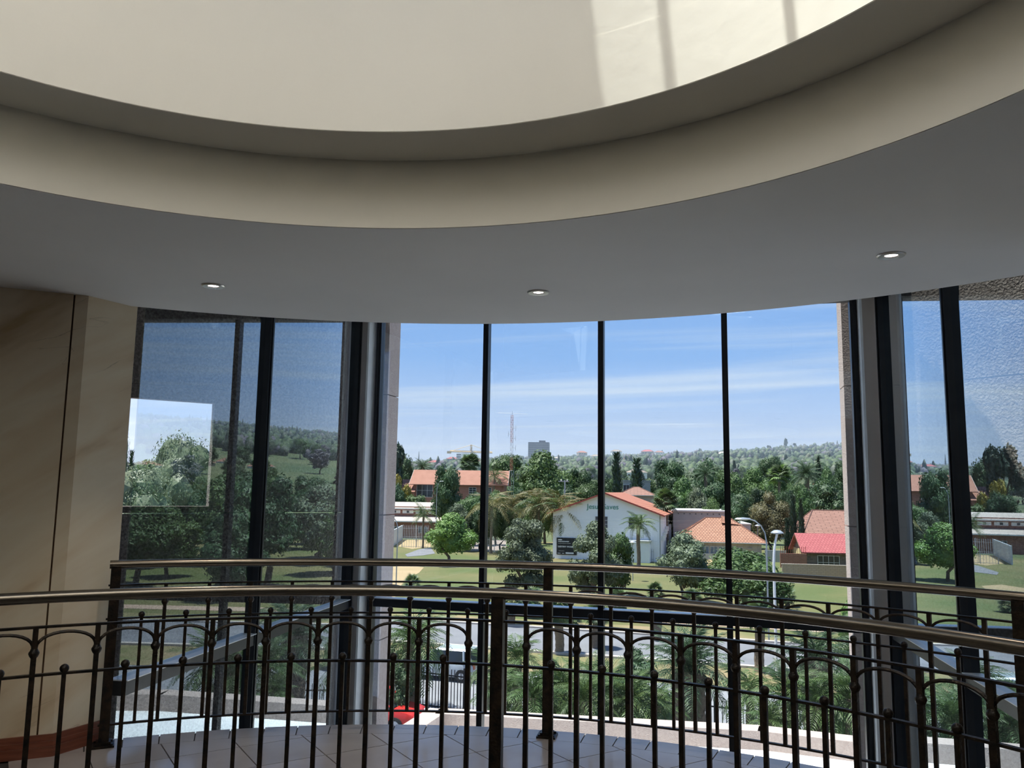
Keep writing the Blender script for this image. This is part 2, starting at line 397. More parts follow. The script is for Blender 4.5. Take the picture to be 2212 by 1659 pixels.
# floor: ring walkway with a border of cut tiles and a diagonal field
fl = MB(); fl.ring(C2, [(2.60, -0.32), (R_FL, -0.32), (R_FL, -0.010), (2.60, -0.010)], 35, 172, 128)
fl.prism([(-5.7, -4.9), (6.3, -4.9), (6.3, 0.42), (-5.7, 0.42)], -0.32, -0.010)
floor = put('floor', fl.mesh('floor', M_grout), kind='structure', label='curved tiled walkway floor')
n_b = 36; a_b = 91.78
GAP = 0.0036
for i in range(-10, 20):
    a0 = a_b - 2.765 * (i + 1); a1 = a_b - 2.765 * i
    if a1 > 119.5 or a0 < 38: continue
    g_ = math.degrees(GAP / 4.25)
    b = MB(); b.ring(C2, [(4.134, -0.010), (R_FL, -0.010), (R_FL, 0.0), (4.134, 0.0)], a0 + g_, a1 - g_, 2)
    put('border_tile', b.mesh('border_tile', M_tile), floor)
th = math.radians(32.3); ux, uy = math.cos(th), math.sin(th); TS = 0.3915
def clip_out(poly, R):
    """keep the part of a convex polygon inside the circle (as a fine polygon)"""
    n = 180
    for k in range(n):
        a = 2 * PI * k / n; nx, ny = math.cos(a), math.sin(a); out = []
        for i in range(len(poly)):
            p, q = poly[i], poly[(i + 1) % len(poly)]
            dp = (p[0] - CX) * nx + (p[1] - CY) * ny - R; dq = (q[0] - CX) * nx + (q[1] - CY) * ny - R
            if dp <= 0: out.append(p)
            if dp * dq < 0:
                t = dp / (dp - dq); out.append((p[0] + (q[0] - p[0]) * t, p[1] + (q[1] - p[1]) * t))
        poly = out
        if len(poly) < 3: return []
    return poly
# field axes: u along 32.3 deg, v across; offsets read off the visible joints
u_off, v_off = 2.541, 4.36          # joint offsets measured along the two axes
for i in range(-14, 16):
    for j in range(-14, 16):
        pts = []
        for (du, dv_) in ((GAP, GAP), (TS - GAP, GAP), (TS - GAP, TS - GAP), (GAP, TS - GAP)):
            U = u_off + i * TS + du; V = v_off + j * TS + dv_
            pts.append((ux * U - uy * V, uy * U + ux * V))
        cxx = sum(p[0] for p in pts) / 4; cyy = sum(p[1] for p in pts) / 4
        if cyy < 3.1 or not (36 < math.degrees(math.atan2(cyy - CY, cxx - CX)) < 121): continue
        rr = [math.hypot(p[0] - CX, p[1] - CY) for p in pts]
        if min(rr) < 2.62 or min(rr) > 4.12: continue
        if max(rr) > 4.13: pts = clip_out(pts, 4.130)
        if len(pts) < 3: continue
        put('floor_tile', MB().prism(pts, -0.010, 0.0).mesh('floor_tile', M_tile), floor)
# ground floor far below
put('floor_lower', MB().prism([(-5.8, -5), (6.4, -5), (6.4, 3), (3.6, 7.9), (-1.7, 9.3), (-2.6, 5.2), (-5.8, 3.4)], ZLO - 0.3, ZLO).mesh('floor_lower', mat('pale_lower_floor', (0.80, 0.75, 0.68), None, 1, 0.4)), kind='structure', label='pale stone floor of the hall below')

# ------------------------------------------------------------------ glazing
ZHD = 3.52
def glazing(name, P, Q, cuts, label, w=0.06, dep=0.11, tr=(ZT,), zlo=-3.6, end=(True, True)):
    """aluminium curtain wall on the plan line P-Q; cuts are fractions of the mullions"""
    root = empty(name, (0, 0, 0), kind='structure', label=label)
    P = Vector(P); Q = Vector(Q); d = Q - P; ln = d.length; d = d / ln; rz = math.atan2(d.y, d.x)
    pos = ([0.0] if end[0] else []) + list(cuts) + ([1.0] if end[1] else [])
    mm = MB().box((0, 0, (zlo + ZHD) / 2), (w, dep, ZHD - zlo))
    mm.box((0, -dep / 2 - 0.006, (zlo + ZHD) / 2), (w * 0.34, 0.012, ZHD - zlo))
    mm = mm.mesh('mullion', M_frame)
    for t in pos:
        q = P + d * (t * ln); put('mullion', mm, root, (q.x, q.y, 0), rz)
    allp = sorted(set([0.0, 1.0] + list(cuts)))
    for i in range(len(allp) - 1):
        a = P + d * (allp[i] * ln + w / 2); e = P + d * (allp[i + 1] * ln - w / 2)
        zz = [zlo] + list(tr) + [ZHD]
        for z in list(tr):
            t_ = put('transom', MB().span(a, e, z - 0.045, z + 0.045, dep - 0.01).mesh('transom', M_frame), root)
            put('top_face', MB().span(a, e, z + 0.0455, z + 0.052, dep + 0.03).mesh('top_face', M_suntop), t_)  # pale cover paints the transom top as sunlit
        for k in range(len(zz) - 1):
            put('pane', MB().span(a, e, zz[k] + 0.045, zz[k + 1] - 0.045, 0.010).mesh('pane', M_glass), root)
    put('head_beam', MB().span(P - d * 0.15, Q + d * 0.15, ZHD - 0.02, ZHI, 0.24).mesh('head_beam', M_dark), root)
    return root
def frac(px, py, P, Q):
    h = hit(px, py, P, Q); return (Vector((h.x, h.y)) - Vector(P)).length / (Vector(Q) - Vector(P)).length
glazing('window_1', A_L, B_L, [frac(567, 900, A_L, B_L)], end=(False, True), label= 'tall dark framed side window beside the marble pier, reflecting a hillside', w=0.07)
glazing('window_2', F_C, G_C, [frac(1049.5, 900, F_C, G_C), frac(1299, 900, F_C, G_C), frac(1568, 900, F_C, G_C)], 'wide front window of four panes with dark mullions')
glazing('window_3', D_R, E_R, [frac(2066, 900, D_R, E_R)], 'tall dark framed side window in front of the sunlit roughcast wall', w=0.07)
# painted corner columns between side and front glazing; white strip paints in their lit side
for nm, px, pxw, side in (('column', 783, 807, -1), ('column', 1882, 1861, 1)):
    base = F_C if side < 0 else G_C
    rz = math.atan2(G_C.y - F_C.y, G_C.x - F_C.x)
    h = hit(px, 900, F_C, G_C)
    c_ = empty('trim_2' if side < 0 else 'trim_3', (0, 0, 0), kind='structure',
               label='greige painted corner column between side and front glazing' + (', beside the roughcast wall with an opening' if side < 0 else ', beside the sunlit roughcast wall'))
    d = (G_C - F_C).normalized()
    p = Vector((h.x, h.y))
    put('shaft', MB().box((p.x, p.y, (ZHI + ZLO) / 2), (0.20, 0.26, ZHI - ZLO), rz).mesh('shaft', M_colpaint), c_)
    h2 = hit(pxw, 900, F_C, G_C)
    nn_ = Vector((d.y, -d.x))
    put('lit_side_strip', MB().box((h2.x + nn_.x * 0.10, h2.y + nn_.y * 0.10, (ZHI + ZLO) / 2), (0.022, 0.24, ZHI - ZLO), rz).mesh('strip', M_white), c_)

# ------------------------------------------------------------------ outside piers and wing walls in roughcast panels
courses = [-7.9, -4.54, -3.1, -1.66, -0.22, 1.22, 2.66, 4.10, 5.2]
def panel_wall(name, p, q, label, th_=0.28, holes=None):
    root = empty(name, (0, 0, 0), kind='structure', label=label)
    p = Vector(p); q = Vector(q); d = (q - p); ln = d.length; d /= ln
    put('core', MB().span(p, q, courses[0], courses[-1] - 0.05, th_ - 0.06).mesh('core', M_dark), root) if not holes else None
    for k in range(len(courses) - 1):
        z0, z1 = courses[k] + 0.006, courses[k + 1] - 0.006
        segs = [(0, ln, z0, z1)]
        if holes:
            s0, s1, h0, h1 = holes
            if z0 < h1 and z1 > h0:
                segs = [(0, s0, z0, z1), (s1, ln, z0, z1)]
                if z0 < h0: segs.append((s0, s1, z0, h0))
                if z1 > h1: segs.append((s0, s1, h1, z1))
        for (s0_, s1_, za, zb) in segs:
            if s1_ - s0_ < 0.01 or zb - za < 0.01: continue
            put('panel', MB().span(p + d * s0_, p + d * s1_, za, zb, th_).mesh('panel', M_rough), root)
    return root
WL0, WL1 = Vector((-6.6, 7.42)), Vector((-2.02, 10.62))
hA = hit(250, 960, WL0, WL1); hB = hit(456, 960, WL0, WL1)
sA = (Vector((hA.x, hA.y)) - WL0).length - 1.2; sB = (Vector((hB.x, hB.y)) - WL0).length
panel_wall('wall_wing_left', WL0, WL1, 'shaded roughcast wing wall with a square opening to the view', th_=0.12, holes=(sA, sB, 1.30, 2.50))
put('added_shade_roof', MB().prism([tuple(A_L), tuple(B_L), (-1.95, 10.7), (-2.2, 10.75), (-6.9, 7.5), (-6.5, 3.5)], 4.30, 4.6).mesh('added_shade_roof', M_white), kind='structure')  # unseen slab added to shade the wing wall from the sky
put('added_shade_wall', MB().span((-6.9, 7.4), (-6.6, 3.6), -7.9, 4.3, 0.2).mesh('added_shade_wall', M_rough), kind='structure')  # unseen wall added to cut side light and darken the wing wall
put('added_shade_floor', MB().prism([(-2.6, 5.3), tuple(B_L), (-1.95, 10.5), (-6.9, 7.4), (-6.6, 3.7)], -2.6, -2.4).mesh('added_shade_floor', M_dark), kind='structure')  # dark slab added to block light reaching the wing wall from below
WR0, WR1 = Vector((4.05, 8.55)), Vector((6.6, 4.58))
panel_wall('wall_wing_right', WR0, WR1, 'sunlit roughcast wing wall outside the side glazing')
def pier(name, px, side, label):
    e = atY(px, 900, 9.80 if side < 0 else 8.42)
    w = 0.55; rz = math.atan2(G_C.y - F_C.y, G_C.x - F_C.x)
    root = empty(name, (0, 0, 0), kind='structure', label=label)
    cx_ = e.x - side * 0 + side * (w / 2) * math.cos(rz); cy_ = e.y + 0.10 + side * (w / 2) * math.sin(rz)
    for k in range(len(courses) - 1):
        put('panel', MB().box((cx_, cy_, (courses[k] + courses[k + 1]) / 2), (w, 0.34, courses[k + 1] - courses[k] - 0.012), rz).mesh('panel', M_pink), root)
pier('wall_pier_left', 845, -1, 'roughcast pier just outside the front glazing, joined to the shaded wing wall')
pier('wall_pier_right', 1829, 1, 'roughcast pier just outside the front glazing, joined to the sunlit wing wall')

# porch roof with its pink parapet
pr = empty('porch_roof', (0, 0, 0), kind='structure', label='white flat porch roof with a pink rendered parapet below the front window')
PP = [gp(950, 1529, -2.0), gp(1640, 1566, -2.0), gp(2212, 1630, -2.0)]
PP = [Vector((p.x, p.y)) for p in PP]; PP.append(PP[2] + (PP[2] - PP[1]) * 0.7)
sl_ = gp(884, 1572, -2.0); dl = (Vector((sl_.x, sl_.y)) - PP[0]).normalized()
pl2 = PP[0] + dl * 4.2; pr2 = PP[3] + Vector((-0.9, -5.0))
def kerb_poly(a, b_, w_):
    d_ = (b_ - a).normalized(); n_ = Vector((d_.y, -d_.x)) * w_
    return [tuple(a), tuple(b_), tuple(b_ + n_), tuple(a + n_)]
for a_, b_ in ((PP[0], PP[1]), (PP[1], PP[2]), (PP[2], PP[3])):
    put('parapet', MB().prism(kerb_poly(a_, b_, 0.34), -4.2, -2.0).mesh('parapet', M_pink), pr)
put('parapet', MB().span(PP[0] + Vector((0.0, -0.05)), pl2, -4.2, -2.0, 0.34).mesh('parapet', M_pink), pr)
put('parapet', MB().span(PP[3], pr2, -4.2, -2.0, 0.34).mesh('parapet', M_pink), pr)
put('roof_deck', MB().prism([tuple(p) for p in PP] + [tuple(pr2), tuple(pl2)], -2.7, -2.27).mesh('deck', M_roofw), pr)

# ------------------------------------------------------------------ downlights
for px, py, wh in ((461, 617, 'near the marble pier'), (1163, 631, 'in front of the front window'), (1925, 551, 'near the sunlit wing wall')):
    q = gp(px, py, ZS)
    dl_ = empty('downlight', (q.x, q.y, ZS), label='round recessed downlight, lit, in the curved ceiling ' + wh, cat='downlight', group='recessed ceiling downlights')
    b = MB(); b.lathe([(0.030, -0.001), (0.034, -0.006), (0.060, -0.008), (0.066, -0.003), (0.066, 0.001)], 28)
    put('bezel', b.mesh('bezel', mat('brushed_nickel', (0.42, 0.40, 0.37), None, 9, 0.3, metal=0.9), True), dl_)
    b = MB(); b.lathe([(0.0, 0.0), (0.033, -0.0005)], 24); b.f = [f[::-1] for f in b.f]
    put('bulb', b.mesh('bulb', M_bulb), dl_)
    ld = bpy.data.lights.new('downlight_lamp', 'SPOT'); ld.energy = 14; ld.spot_size = math.radians(80); ld.spot_blend = 0.6; ld.color = (1, 0.86, 0.72); ld.shadow_soft_size = 0.03
    lo_ = bpy.data.objects.new('lamp', ld); COL.objects.link(lo_); lo_.parent = dl_; lo_.location = (0, 0, -0.03)

# ------------------------------------------------------------------ railings
def railing(label, R, posts, mains, shorts, a0, a1, arches):
    root = empty('railing', (CX, CY, 0), label=label, cat='railing')
    O = (0, 0)
    def arc(r, z, n=120): return [(r * math.cos(math.radians(a0 + (a1 - a0) * i / n)), r * math.sin(math.radians(a0 + (a1 - a0) * i / n)), z) for i in range(n + 1)]
    put('handrail', MB().tube(arc(R, 1.058), 0.0255, 14).mesh('handrail', M_rail, True), root)
    for nm, z in (('top_bar', 0.934), ('middle_bar', 0.735), ('bottom_bar', 0.120)):
        b = MB(); b.ring(O, [(R - 0.011, z - 0.005), (R + 0.011, z - 0.005), (R + 0.011, z + 0.005), (R - 0.011, z + 0.005)], a0, a1, 120)
        put(nm, b.mesh(nm, M_iron), root)
    pm = MB().box((0, 0, 0.525), (0.056, 0.056, 1.03)).mesh('post', M_iron)
    bpm = MB(); bpm.box((0, 0, 0.006), (0.12, 0.12, 0.012)); bpm.box((0, 0, 0.02), (0.08, 0.08, 0.02))
    for (x, y) in ((-.045, -.045), (.045, -.045), (.045, .045), (-.045, .045)): bpm.lathe([(0.0, 0.021), (0.007, 0.02), (0.008, 0.012)], 8, (x, y, 0))
    bpm = bpm.mesh('base_plate', M_iron)
    def at(a): return (R * math.cos(math.radians(a)), R * math.sin(math.radians(a)), 0)
    for a in posts:
        p = put('post', pm, root, at(a), math.radians(a)); put('base_plate', bpm, p)
    bm_ = MB(); bm_.box((0, 0, 0.5245), (0.021, 0.021, 0.819)); bm_ = bm_.mesh('baluster', M_iron)
    cm_ = MB().lathe([(0.011, -0.020), (0.017, -0.012), (0.021, -0.002), (0.021, 0.004), (0.016, 0.012), (0.013, 0.020)], 12).mesh('collar', M_iron, True)
    for a in mains:
        p = put('baluster', bm_, root, at(a), math.radians(a)); put('collar', cm_, p, (0, 0, 0.826))
    sm_ = MB().box((0, 0, 0.425), (0.018, 0.018, 0.62)).mesh('short_baluster', M_iron)
    bl = MB().lathe([(0.0, -0.019)] + [(0.019 * math.sin(PI * k / 8), -0.019 * math.cos(PI * k / 8)) for k in range(1, 8)] + [(0.0, 0.019)], 12).mesh('ball_finial', M_iron, True)
    for a in shorts:
        p = put('short_baluster', sm_, root, at(a), math.radians(a)); put('ball_finial', bl, p, (0, 0, 0.754))
    half = arches[0][1]; ch = R * math.sin(math.radians(half)) - 0.004
    am = MB().tube([(R * (math.cos(math.radians(half)) - 1), -ch + 2 * ch * i / 14 if False else -ch * math.cos(PI * i / 14), 0.836 + 0.074 * math.sin(PI * i / 14) ** 0.8) for i in range(15)], 0.0075, 6).mesh('arch', M_iron, True)
    for a, h in arches: put('arch', am, root, at(a), math.radians(a))
    return root
pm_ = 78.25
mainsN = [pm_ + 2.95 + 5.03 * k for k in range(12)] + [pm_ - 2.90 - 5.03 * k for k in range(12)]
shortN = [pm_ + 5.46 + 5.03 * k for k in range(11)] + [pm_ - 5.41 - 5.03 * k for k in range(11)]
railing('wrought iron railing with arches and ball finials round the inner edge of the walkway', 2.715,
        [pm_, pm_ + 60.8, pm_ - 60.8], mainsN, shortN, pm_ - 61, pm_ + 61, [(a, 2.515) for a in shortN])
mainsF = [pm_ + 2.0 + 3.46 * k for k in range(10)] + [pm_ - 2.0 - 3.53 * k for k in range(10)]
shortF = [pm_ + 3.73 + 3.46 * k for k in range(10)] + [pm_ - 3.76 - 3.53 * k for k in range(9)]
railing('wrought iron railing along the outer tiled edge, ending at the marble pier', 4.205,
        [115.3, pm_, 42.3], mainsF + [40.4], shortF + [38.6], 37.0, 115.8, [(pm_ + 3.73 + 3.46 * k, 1.745) for k in range(9)] + [(pm_ - 3.765 - 3.53 * k, 1.745) for k in range(9)])
# ------------------------------------------------------------------ ground and streets
RNG = random.Random(7)
M_lawn = mat('dry_lawn', (0.078, 0.10, 0.026), (0.165, 0.135, 0.056), 0.09, 0.95, detail=9, lo=0.38, hi=0.68, bump=0.3, bscale=3)
M_road = mat('asphalt', (0.15, 0.15, 0.165), (0.19, 0.19, 0.205), 0.6, 0.9, detail=8)
M_pave = mat('grey_paving', (0.21, 0.21, 0.225), (0.25, 0.25, 0.265), 0.5, 0.9, detail=8)
M_verge = mat('dry_verge', (0.25, 0.185, 0.10), (0.14, 0.14, 0.05), 0.35, 0.95, detail=8)
M_dirt = mat('sandy_soil', (0.36, 0.26, 0.15), (0.30, 0.23, 0.12), 0.4, 0.95, detail=6)
M_kerb = mat('concrete_kerb', (0.42, 0.37, 0.33), None, 2, 0.9)
M_path = mat('pink_path', (0.42, 0.28, 0.21), (0.38, 0.28, 0.20), 0.7, 0.9)
M_garden = mat('garden_soil', (0.10, 0.11, 0.04), (0.16, 0.13, 0.06), 0.8, 0.95)

RA = math.radians(-16.0); RD = Vector((math.cos(RA), math.sin(RA))); RN = Vector((-RD.y, RD.x))
RO = Vector((5.45, 52.3))            # a point on the road's centre line
def rdp(s, n): q = RO + RD * s + RN * n; return (q.x, q.y)
def strip(name, n0, n1, z, m_, s0=-140, s1=150, label=None, th_=0.03):
    return put(name, MB().prism([rdp(s0, n0), rdp(s1, n0), rdp(s1, n1), rdp(s0, n1)], GZ + z - th_, GZ + z).mesh(name, m_), kind='structure', label=label)
def elev_px(X, Y):
    """height of the far ridge above the horizon, in photo pixels, by bearing"""
    px = 1106 + FPX * X / max(Y, 1)
    return max(35.0, min(165.0, 50 + 0.046 * (px - 850)))
def gz(X, Y):
    D = math.hypot(X, Y)
    if D < 150: return GZ
    t = (D - 150) / 1650.0
    top = EYE + elev_px(X, Y) / FPX * 1750
    s = t if t < 1 else 1 + (1 - math.exp(-(t - 1) * 3)) * 0.06
    w = min(1.0, (D - 150) / 120.0)
    und = (math.sin(X * 0.011 + 1.3) * math.cos(Y * 0.008) * 4.0 + math.sin(X * 0.027 + Y * 0.013) * 2.0) * min(1, t * 3)
    return GZ + (top - GZ) * s ** 1.06 * w + und * w
b = MB(); azs = [math.radians(-62 + 1.25 * i) for i in range(100)]; ds = [0.5, 14, 30, 60, 100, 150] + [150 + 24 * 1.115 ** k * (k + 1) * 0.62 for k in range(1, 34)]
for D in ds:
    for a in azs:
        X, Y = D * math.sin(a), D * math.cos(a); b.v.append((X, Y + (0), gz(X, Y)))
na = len(azs)
for i in range(len(ds) - 1):
    for j in range(na - 1):
        b.f.append([i * na + j, i * na + j + 1, (i + 1) * na + j + 1, (i + 1) * na + j]); b.m.append(0 if ds[i + 1] < 150.5 else 1)
M_hill = mat('hill_undergrowth', (0.055, 0.085, 0.03), (0.12, 0.13, 0.055), 0.02, 0.95, detail=9)
put('ground', b.mesh('ground', [M_lawn, M_hill], True), kind='structure', label='grassy ground rising to a wooded ridge')
put('paved_yard', MB().prism([(-16, 9.9), (24, 7.5), rdp(30, -9.4), rdp(-40, -9.4)], GZ - 0.02, GZ + 0.012).mesh('yard', M_pave), kind='structure', label='grey paved yard inside the fence')
strip('verge_near', -9.4, -4.3, 0.02, M_verge)
strip('road', -3.9, 3.9, 0.03, M_road, label='grey asphalt street')
for n_ in (-4.1, 4.1): strip('kerb', n_ - 0.2, n_ + 0.2, 0.14, M_kerb, th_=0.2)
strip('verge_far', 4.3, 7.4, 0.03, M_verge)
strip('path', 9.4, 11.4, 0.03, M_path, label='pinkish footpath along the lawn')
def patch(name, pts, m_, z=0.04, label=None):
    q = [tuple(gp(x, y))[:2] for x, y in pts]
    return put(name, MB().prism(q, GZ, GZ + z).mesh(name, m_), kind='structure', label=label)
patch('worn_path', [(790, 1300), (836, 1226), (880, 1221), (916, 1226), (905, 1238), (880, 1250), (862, 1270), (850, 1300)], M_dirt, 0.02)
patch('sandy_yard', [(858, 1180), (866, 1162), (930, 1162), (930, 1182), (890, 1186)], M_dirt, 0.02)
patch('driveway', [(875, 1198), (905, 1187), (930, 1183), (940, 1196), (915, 1200), (880, 1203)], M_road, 0.03)
patch('paved_court', [(1015, 1190), (1015, 1166), (1100, 1166), (1100, 1190)], mat('pink_paving', (0.34, 0.27, 0.235), None, 0.5, 0.9), 0.03)
patch('sandy_bank', [(1526, 1222), (1530, 1208), (1570, 1206), (1575, 1226)], M_dirt, 0.05)

# ------------------------------------------------------------------ houses
M_whitewall = mat('white_house_paint', (0.84, 0.84, 0.87), (0.87, 0.87, 0.89), 0.5, 0.85)
M_brickw = brickmat('red_brick', (0.30, 0.10, 0.065), (0.36, 0.14, 0.09), (0.30, 0.20, 0.16), 1.0, bw=0.44, bh=0.17, ms=0.02)
M_stone = brickmat('dark_stone', (0.13, 0.10, 0.085), (0.24, 0.18, 0.15), (0.20, 0.17, 0.15), 1.0, bw=0.5, bh=0.26, ms=0.03)
M_gwall = mat('grey_render', (0.34, 0.355, 0.345), (0.38, 0.395, 0.385), 0.6, 0.85)
M_bwall = mat('beige_render', (0.46, 0.40, 0.33), (0.50, 0.44, 0.37), 0.6, 0.85)
M_ywall = mat('yellow_render', (0.62, 0.50, 0.27), None, 0.6, 0.85)
M_tor = brickmat('orange_roof_tiles', (0.33, 0.15, 0.085), (0.40, 0.20, 0.12), (0.17, 0.065, 0.04), 1.0, bw=0.42, bh=0.42, ms=0.045, bump=0.8)
M_tor2 = brickmat('coral_roof_tiles', (0.40, 0.145, 0.085), (0.44, 0.17, 0.10), (0.22, 0.07, 0.04), 1.0, bw=0.9, bh=0.52, ms=0.05, bump=0.8)
M_tbr = brickmat('terracotta_roof_tiles', (0.26, 0.125, 0.09), (0.30, 0.15, 0.11), (0.12, 0.055, 0.04), 1.0, bw=1.4, bh=0.42, ms=0.04, bump=0.8)
M_tred = brickmat('crimson_roof_tiles', (0.36, 0.08, 0.085), (0.40, 0.105, 0.105), (0.25, 0.045, 0.05), 1.0, bw=0.4, bh=0.38, ms=0.035, bump=0.7)
M_tdull = mat('dull_orange_roof', (0.27, 0.115, 0.075), (0.31, 0.14, 0.095), 0.8, 0.8)
M_tgrey = mat('grey_brown_roof', (0.25, 0.20, 0.17), (0.30, 0.24, 0.20), 0.8, 0.8)
M_tmetal = mat('pale_metal_roof', (0.44, 0.37, 0.32), (0.48, 0.41, 0.36), 0.5, 0.55)
M_bargew = mat('white_bargeboard', (0.74, 0.73, 0.70), None, 2, 0.6)
M_barger = mat('red_bargeboard', (0.36, 0.06, 0.045), None, 2, 0.6)
M_wdark = mat('dark_window', (0.03, 0.035, 0.045), (0.05, 0.055, 0.065), 0.6, 0.12, spec=0.6)
M_wblue = mat('painted_sky_window', (0.12, 0.17, 0.24), (0.24, 0.30, 0.38), 0.5, 0.12, spec=0.6)  # blue tone puts reflected sky into the pane colour
M_steel = mat('galvanised_steel', (0.38, 0.40, 0.43), None, 3, 0.45, metal=0.5)
M_green = mat('green_lettering', (0.05, 0.24, 0.17), None, 3, 0.6)

def window(parent, p, ax, nrm, w, h, m_=None, bars=(1, 2), frame=None, depth=0.10):
    """window on a wall: p centre, ax along the wall, nrm outward; frame with glazing bars over a dark pane"""
    m_ = m_ or M_wdark; frame = frame or M_bargew; rz = math.atan2(ax.y, ax.x)
    b = MB(); t = 0.055
    for (cx_, cz_, sx_, sz_) in ((0, h / 2, w + t, t), (0, -h / 2, w + t, t), (-w / 2, 0, t, h), (w / 2, 0, t, h)):
        b.box((cx_, 0, cz_), (sx_, depth, sz_))
    for i in range(1, bars[0] + 1): b.box((-w / 2 + w * i / (bars[0] + 1), 0, 0), (0.045, depth * 0.8, h))
    for i in range(1, bars[1] + 1): b.box((0, 0, -h / 2 + h * i / (bars[1] + 1)), (w, depth * 0.8, 0.04))
    q = p + nrm * 0.02
    o = put('window', b.mesh('window', frame), parent, q, rz)
    put('pane', MB().box((0, 0, 0), (w, 0.03, h)).mesh('pane', m_), o)
    return o

def gable_block(root, w, d, h, rh, ov, wm, rm, bm=None, axis='y', x0=0.0, y0=0.0, z0=0.0, roof_th=0.14, names=('wall', 'roof')):
    """local frame: front wall along x at y0, depth along +y. ridge along y (gable to the front) or along x"""
    b = MB()
    if axis == 'y':
        for yy, fl_ in ((y0, 0), (y0 + d, 1)):
            f = [(x0, yy, z0), (x0 + w, yy, z0), (x0 + w, yy, z0 + h), (x0 + w / 2, yy, z0 + h + rh), (x0, yy, z0 + h)]
            b.poly(f if not fl_ else f[::-1])
        b.poly([(x0, y0 + d, z0), (x0, y0, z0), (x0, y0, z0 + h), (x0, y0 + d, z0 + h)])
        b.poly([(x0 + w, y0, z0), (x0 + w, y0 + d, z0), (x0 + w, y0 + d, z0 + h), (x0 + w, y0, z0 + h)])
    else:
        b.poly([(x0, y0, z0), (x0 + w, y0, z0), (x0 + w, y0, z0 + h), (x0, y0, z0 + h)])
        b.poly([(x0 + w, y0 + d, z0), (x0, y0 + d, z0), (x0, y0 + d, z0 + h), (x0 + w, y0 + d, z0 + h)])
        for xx, fl_ in ((x0, 1), (x0 + w, 0)):
            f = [(xx, y0, z0), (xx, y0 + d, z0), (xx, y0 + d, z0 + h), (xx, y0 + d / 2, z0 + h + rh), (xx, y0, z0 + h)]
            b.poly(f if not fl_ else f[::-1])
    o = put(names[0], boxuv(b.mesh('wall', wm)), root)
    run = (w if axis == 'y' else d) / 2; sl = rh / run; hz = z0 + h; e = ov * sl
    r = MB(); g = MB(); T = roof_th
    def slab(P):   # P: lower-left, lower-right, upper-right, upper-left
        r.add(P + [(p[0], p[1], p[2] + T) for p in P], [(3, 2, 1, 0), (4, 5, 6, 7), (0, 1, 5, 4), (1, 2, 6, 5), (2, 3, 7, 6), (3, 0, 4, 7)])
    if axis == 'y':
        ya, yb = y0 - ov, y0 + d + ov
        slab([(x0 + w / 2, ya, hz + rh), (x0 - ov, ya, hz - e), (x0 - ov, yb, hz - e), (x0 + w / 2, yb, hz + rh)][::-1][::-1])
        slab([(x0 + w + ov, ya, hz - e), (x0 + w / 2, ya, hz + rh), (x0 + w / 2, yb, hz + rh), (x0 + w + ov, yb, hz - e)])
        for sgn in (-1, 1):
            xe = x0 + w / 2 + sgn * (w / 2 + ov)
            g.add([(xe, ya - .03, hz - e - .06), (x0 + w / 2, ya - .03, hz + rh - .06), (x0 + w / 2, ya - .03, hz + rh + T + .02), (xe, ya - .03, hz - e + T + .02),
                   (xe, ya, hz - e - .06), (x0 + w / 2, ya, hz + rh - .06), (x0 + w / 2, ya, hz + rh + T + .02), (xe, ya, hz - e + T + .02)],
                  [(0, 1, 2, 3), (7, 6, 5, 4), (0, 4, 5, 1), (1, 5, 6, 2), (2, 6, 7, 3), (3, 7, 4, 0)])
    else:
        xa, xb = x0 - ov, x0 + w + ov
        slab([(xa, y0 - ov, hz - e), (xb, y0 - ov, hz - e), (xb, y0 + d / 2, hz + rh), (xa, y0 + d / 2, hz + rh)])
        slab([(xa, y0 + d / 2, hz + rh), (xb, y0 + d / 2, hz + rh), (xb, y0 + d + ov, hz - e), (xa, y0 + d + ov, hz - e)])
        for xe in (xa - .03, xb):
            g.add([(xe, y0 - ov, hz - e - .08), (xe, y0 + d / 2, hz + rh - .08), (xe, y0 + d / 2, hz + rh + T + .02), (xe, y0 - ov, hz - e + T + .02),
                   (xe + .03, y0 - ov, hz - e - .08), (xe + .03, y0 + d / 2, hz + rh - .08), (xe + .03, y0 + d / 2, hz + rh + T + .02), (xe + .03, y0 - ov, hz - e + T + .02)],
                  [(0, 1, 2, 3), (7, 6, 5, 4), (0, 4, 5, 1), (1, 5, 6, 2), (2, 6, 7, 3), (3, 7, 4, 0)])
    ro = put(names[1], boxuv(r.mesh('roof', rm)), root)
    if bm: put('bargeboard', g.mesh('bargeboard', bm), ro)
    return o
